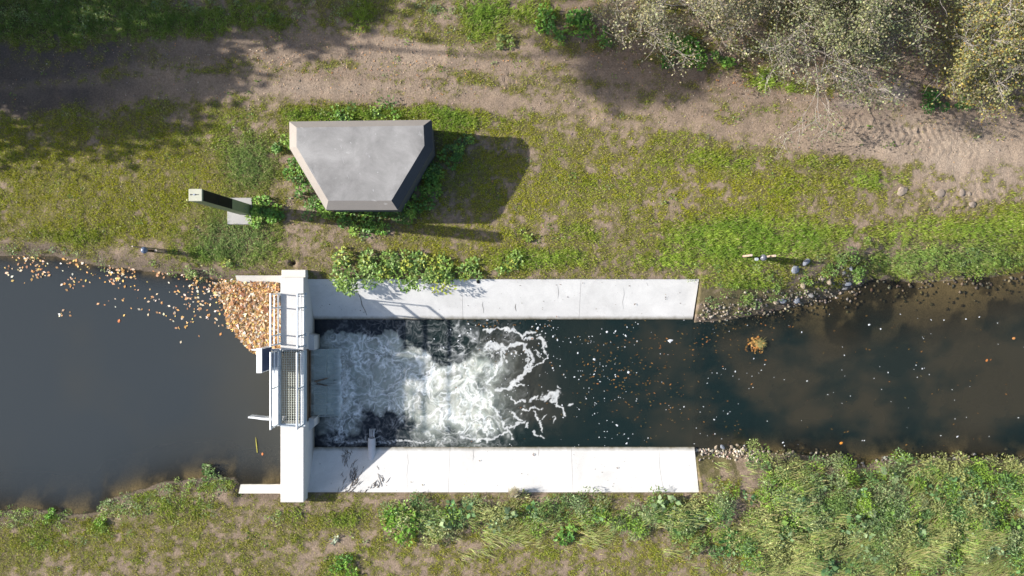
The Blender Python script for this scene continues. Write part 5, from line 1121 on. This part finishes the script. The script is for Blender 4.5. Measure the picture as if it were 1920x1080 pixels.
# litter of fallen leaves on the ground
N = 26000; X = RNG.uniform(-20, 20, N); Y = RNG.uniform(1.5, 12, N); px_, py_ = 960 + X * 50, 540 - Y * 50; z = ground_z(X, Y)
d = blobs(px_, py_, [(720, 130, 200, 70, .5), (560, 100, 150, 50, .45), (900, 130, 120, 40, .3), (450, 95, 120, 40, .3), (1180, 60, 140, 70, .7), (1600, 120, 300, 80, .8), (1850, 220, 120, 60, .45), (1300, 150, 150, 50, .35), (200, 110, 150, 40, .2)]) + .03
ok = (RNG.random(N) < d) & free_land(X, Y, z); X, Y, z = X[ok], Y[ok], z[ok]; n = len(X)
V, F, Cc = leaf_geo(np.stack([X, Y, z + .015], -1), RNG.uniform(.03, .075, n), RNG.uniform(0, 6.28, n), RNG.normal(0, .35, n), pick([(0.40, 0.26, 0.16), (0.46, 0.34, 0.24), (0.28, 0.16, 0.10), (0.50, 0.24, 0.07), (0.34, 0.25, 0.18)], n, .25), .6, -.1, RNG.normal(0, .4, n))
tag(mesh_np('leaf_litter', V, F, M['dry'], col=Cc), 'fallen leaves scattered over the track and under the trees', 'leaves', kind='stuff')

# clump of grass and leaves stranded in the stream
x, y, _ = W(1418, 646, ZD); t = thing('stranded_clump', 'tuft of grass and orange leaves stranded in the dark stream', 'clump', (x, y, ZD))
n = 130; rng = np.random.default_rng(81); C = np.stack([rng.normal(-.05, .16, n), rng.normal(0, .13, n), rng.uniform(.01, .08, n)], -1)
V, F, Cc = leaf_geo(C, rng.uniform(.06, .14, n), rng.uniform(0, 6.28, n), rng.normal(.1, .3, n), pick([(0.34, 0.15, 0.04), (0.40, 0.22, 0.07), (0.24, 0.13, 0.04)], n, .25, rng), .6, .1, rng.normal(0, .4, n)); mesh_np('leaves', V, F, M['dry'], parent=t, col=Cc)
n = 150; B = np.stack([rng.normal(.06, .07, n), rng.normal(.02, .07, n), np.full(n, .02)], -1)
V, F, Cc = blade_geo(B, rng.uniform(.15, .36, n), rng.normal(.7, 1.0, n), np.radians(rng.uniform(40, 80, n)), rng.uniform(.012, .02, n), pick([(0.2, 0.22, 0.07), (0.3, 0.28, 0.12)], n, .2, rng)); mesh_np('grass_blades', V, F, M['grass'], parent=t, col=Cc)

def crack(apr, pts, w):
    bm = bmesh.new(); last = None
    for i_, (a_, b_) in enumerate(pts):
        x_, y_, _ = W(a_, b_, -.5); z_ = float(apron_z(np.array(y_))) + .004; ww = w * (1 - .6 * abs(2 * i_ / (len(pts) - 1) - 1)) * .5
        cur = (bm.verts.new((x_ - ww, y_, z_)), bm.verts.new((x_ + ww, y_, z_)))
        if last: bm.faces.new((last[0], last[1], cur[1], cur[0]))
        last = cur
    bmesh.ops.recalc_face_normals(bm, faces=bm.faces); sub(from_bm('crack', bm, M['crack']), apr)
# brown twig litter on the lower apron, small dirt on both, dry tuft
def apron_z(y): return np.where(y > -3, lerp(ZAO, ZAI, (YNO - y) / (YNO - YNI)), lerp(ZAO, ZAI, (y - YSO) / (YSI - YSO)))
rng = np.random.default_rng(91); bm = bmesh.new()
def twigs(cx, cy, sx, sy, n, L, rot):
    for _ in range(n):
        x, y, _z = W(cx + rng.normal(0, sx), cy + rng.normal(0, sy), -.5); y = min(max(y, YSO + .05), YSI - .1); a = rot + rng.normal(0, .5); l = L * rng.uniform(.4, 1.2); pts = []
        for q in range(4):
            yy = y + math.sin(a) * l * q / 3 + rng.normal(0, .012); xx = x + math.cos(a) * l * q / 3 + rng.normal(0, .012); yy = min(max(yy, YSO + .02), YSI - .02); pts.append((xx, yy, float(apron_z(np.array(yy))) + .012))
        bm_tube(bm, pts, [.004, .008, .006, .002], 4)
twigs(664, 898, 6, 11, 46, .28, 1.1); twigs(655, 918, 10, 6, 26, .2, .6); twigs(648, 858, 5, 6, 22, .2, 2.0); twigs(716, 900, 5, 9, 12, .22, 1.7); twigs(702, 910, 5, 7, 9, .2, .9); twigs(644, 885, 2, 14, 10, .25, 1.4); twigs(690, 918, 14, 5, 12, .15, .5)
tag(from_bm('twig_litter', bm, M['barkdark']), 'dark brown twigs and dead roots washed onto the lower apron', 'twigs', kind='stuff')
rng = np.random.default_rng(93); n = 190; X = rng.uniform(-7.4, 6.8, n); side = rng.random(n) < .6; Y = np.where(side, rng.uniform(YNI + .1, YNO - .1, n), rng.uniform(YSO + .1, YSI - .1, n))
V, F, Cc = leaf_geo(np.stack([X, Y, apron_z(Y) + .008], -1), rng.gamma(1.6, .018, n) + .015, rng.uniform(0, 6.28, n), np.where(side, -.0, .0), pick([(0.2, 0.17, 0.13), (0.3, .26, .2), (.12, .1, .08)], n, .2, rng), .5, -.1)
tag(mesh_np('apron_litter', V, F, M['dry'], col=Cc), 'specks of dirt and bits of leaf on the white aprons', 'litter', kind='stuff')
M['crack'] = mat_simple('crack_dark', (0.26, 0.245, 0.22), .9)
APR = [o_ for o_ in COL.objects if o_.name.startswith('concrete_apron')]
for pts, w in (([(672, 548), (676, 560), (677, 572), (682, 584), (684, 592)], .05), ([(905, 566), (904, 573), (906, 580), (906, 588)], .025), ([(967, 570), (966, 577), (968, 584)], .04), ([(1045, 536), (1047, 548), (1046, 560)], .015), ([(1210, 530), (1213, 536)], .03), ([(1168, 540), (1170, 552), (1168, 566), (1171, 580)], .012)): crack(APR[0], pts, w)
for pts, w in (([(886, 846), (887, 858), (886, 866)], .015), ([(1010, 842), (1011, 850), (1010, 858)], .018), ([(760, 850), (764, 868), (763, 890), (766, 915)], .01), ([(1240, 850), (1238, 880), (1241, 915)], .01)): crack(APR[1], pts, w)
x, y, _ = W(897, 528, -.3); me = stone_mesh(560); me.materials.append(M['black']); o = bpy.data.objects.new('dark_scrap', me); COL.objects.link(o); o.location = (x, y, float(apron_z(np.array(y))) + .02); o.scale = (.07, .09, .02); o.rotation_euler = (.5, 0, .4); tag(o, 'small dark scrap lying on the upper white apron', 'scrap')
x, y, _ = W(962, 926, 0); t = thing('dry_tuft', 'dry beige tuft leaning onto the lower white apron', 'tuft', (x, y, -.1)); n = 260
B = np.stack([rng.normal(0, .07, n), rng.normal(-.05, .05, n), rng.uniform(0, .25, n)], -1)
V, F, Cc = blade_geo(B, rng.uniform(.2, .5, n), rng.normal(1.15, .3, n), np.radians(rng.uniform(35, 70, n)), rng.uniform(.015, .03, n), pick([(0.38, 0.32, 0.22), (0.3, 0.27, 0.17), (0.45, .4, .3)], n, .2, rng)); mesh_np('stalks', V, F, M['grass'], parent=t, col=Cc)
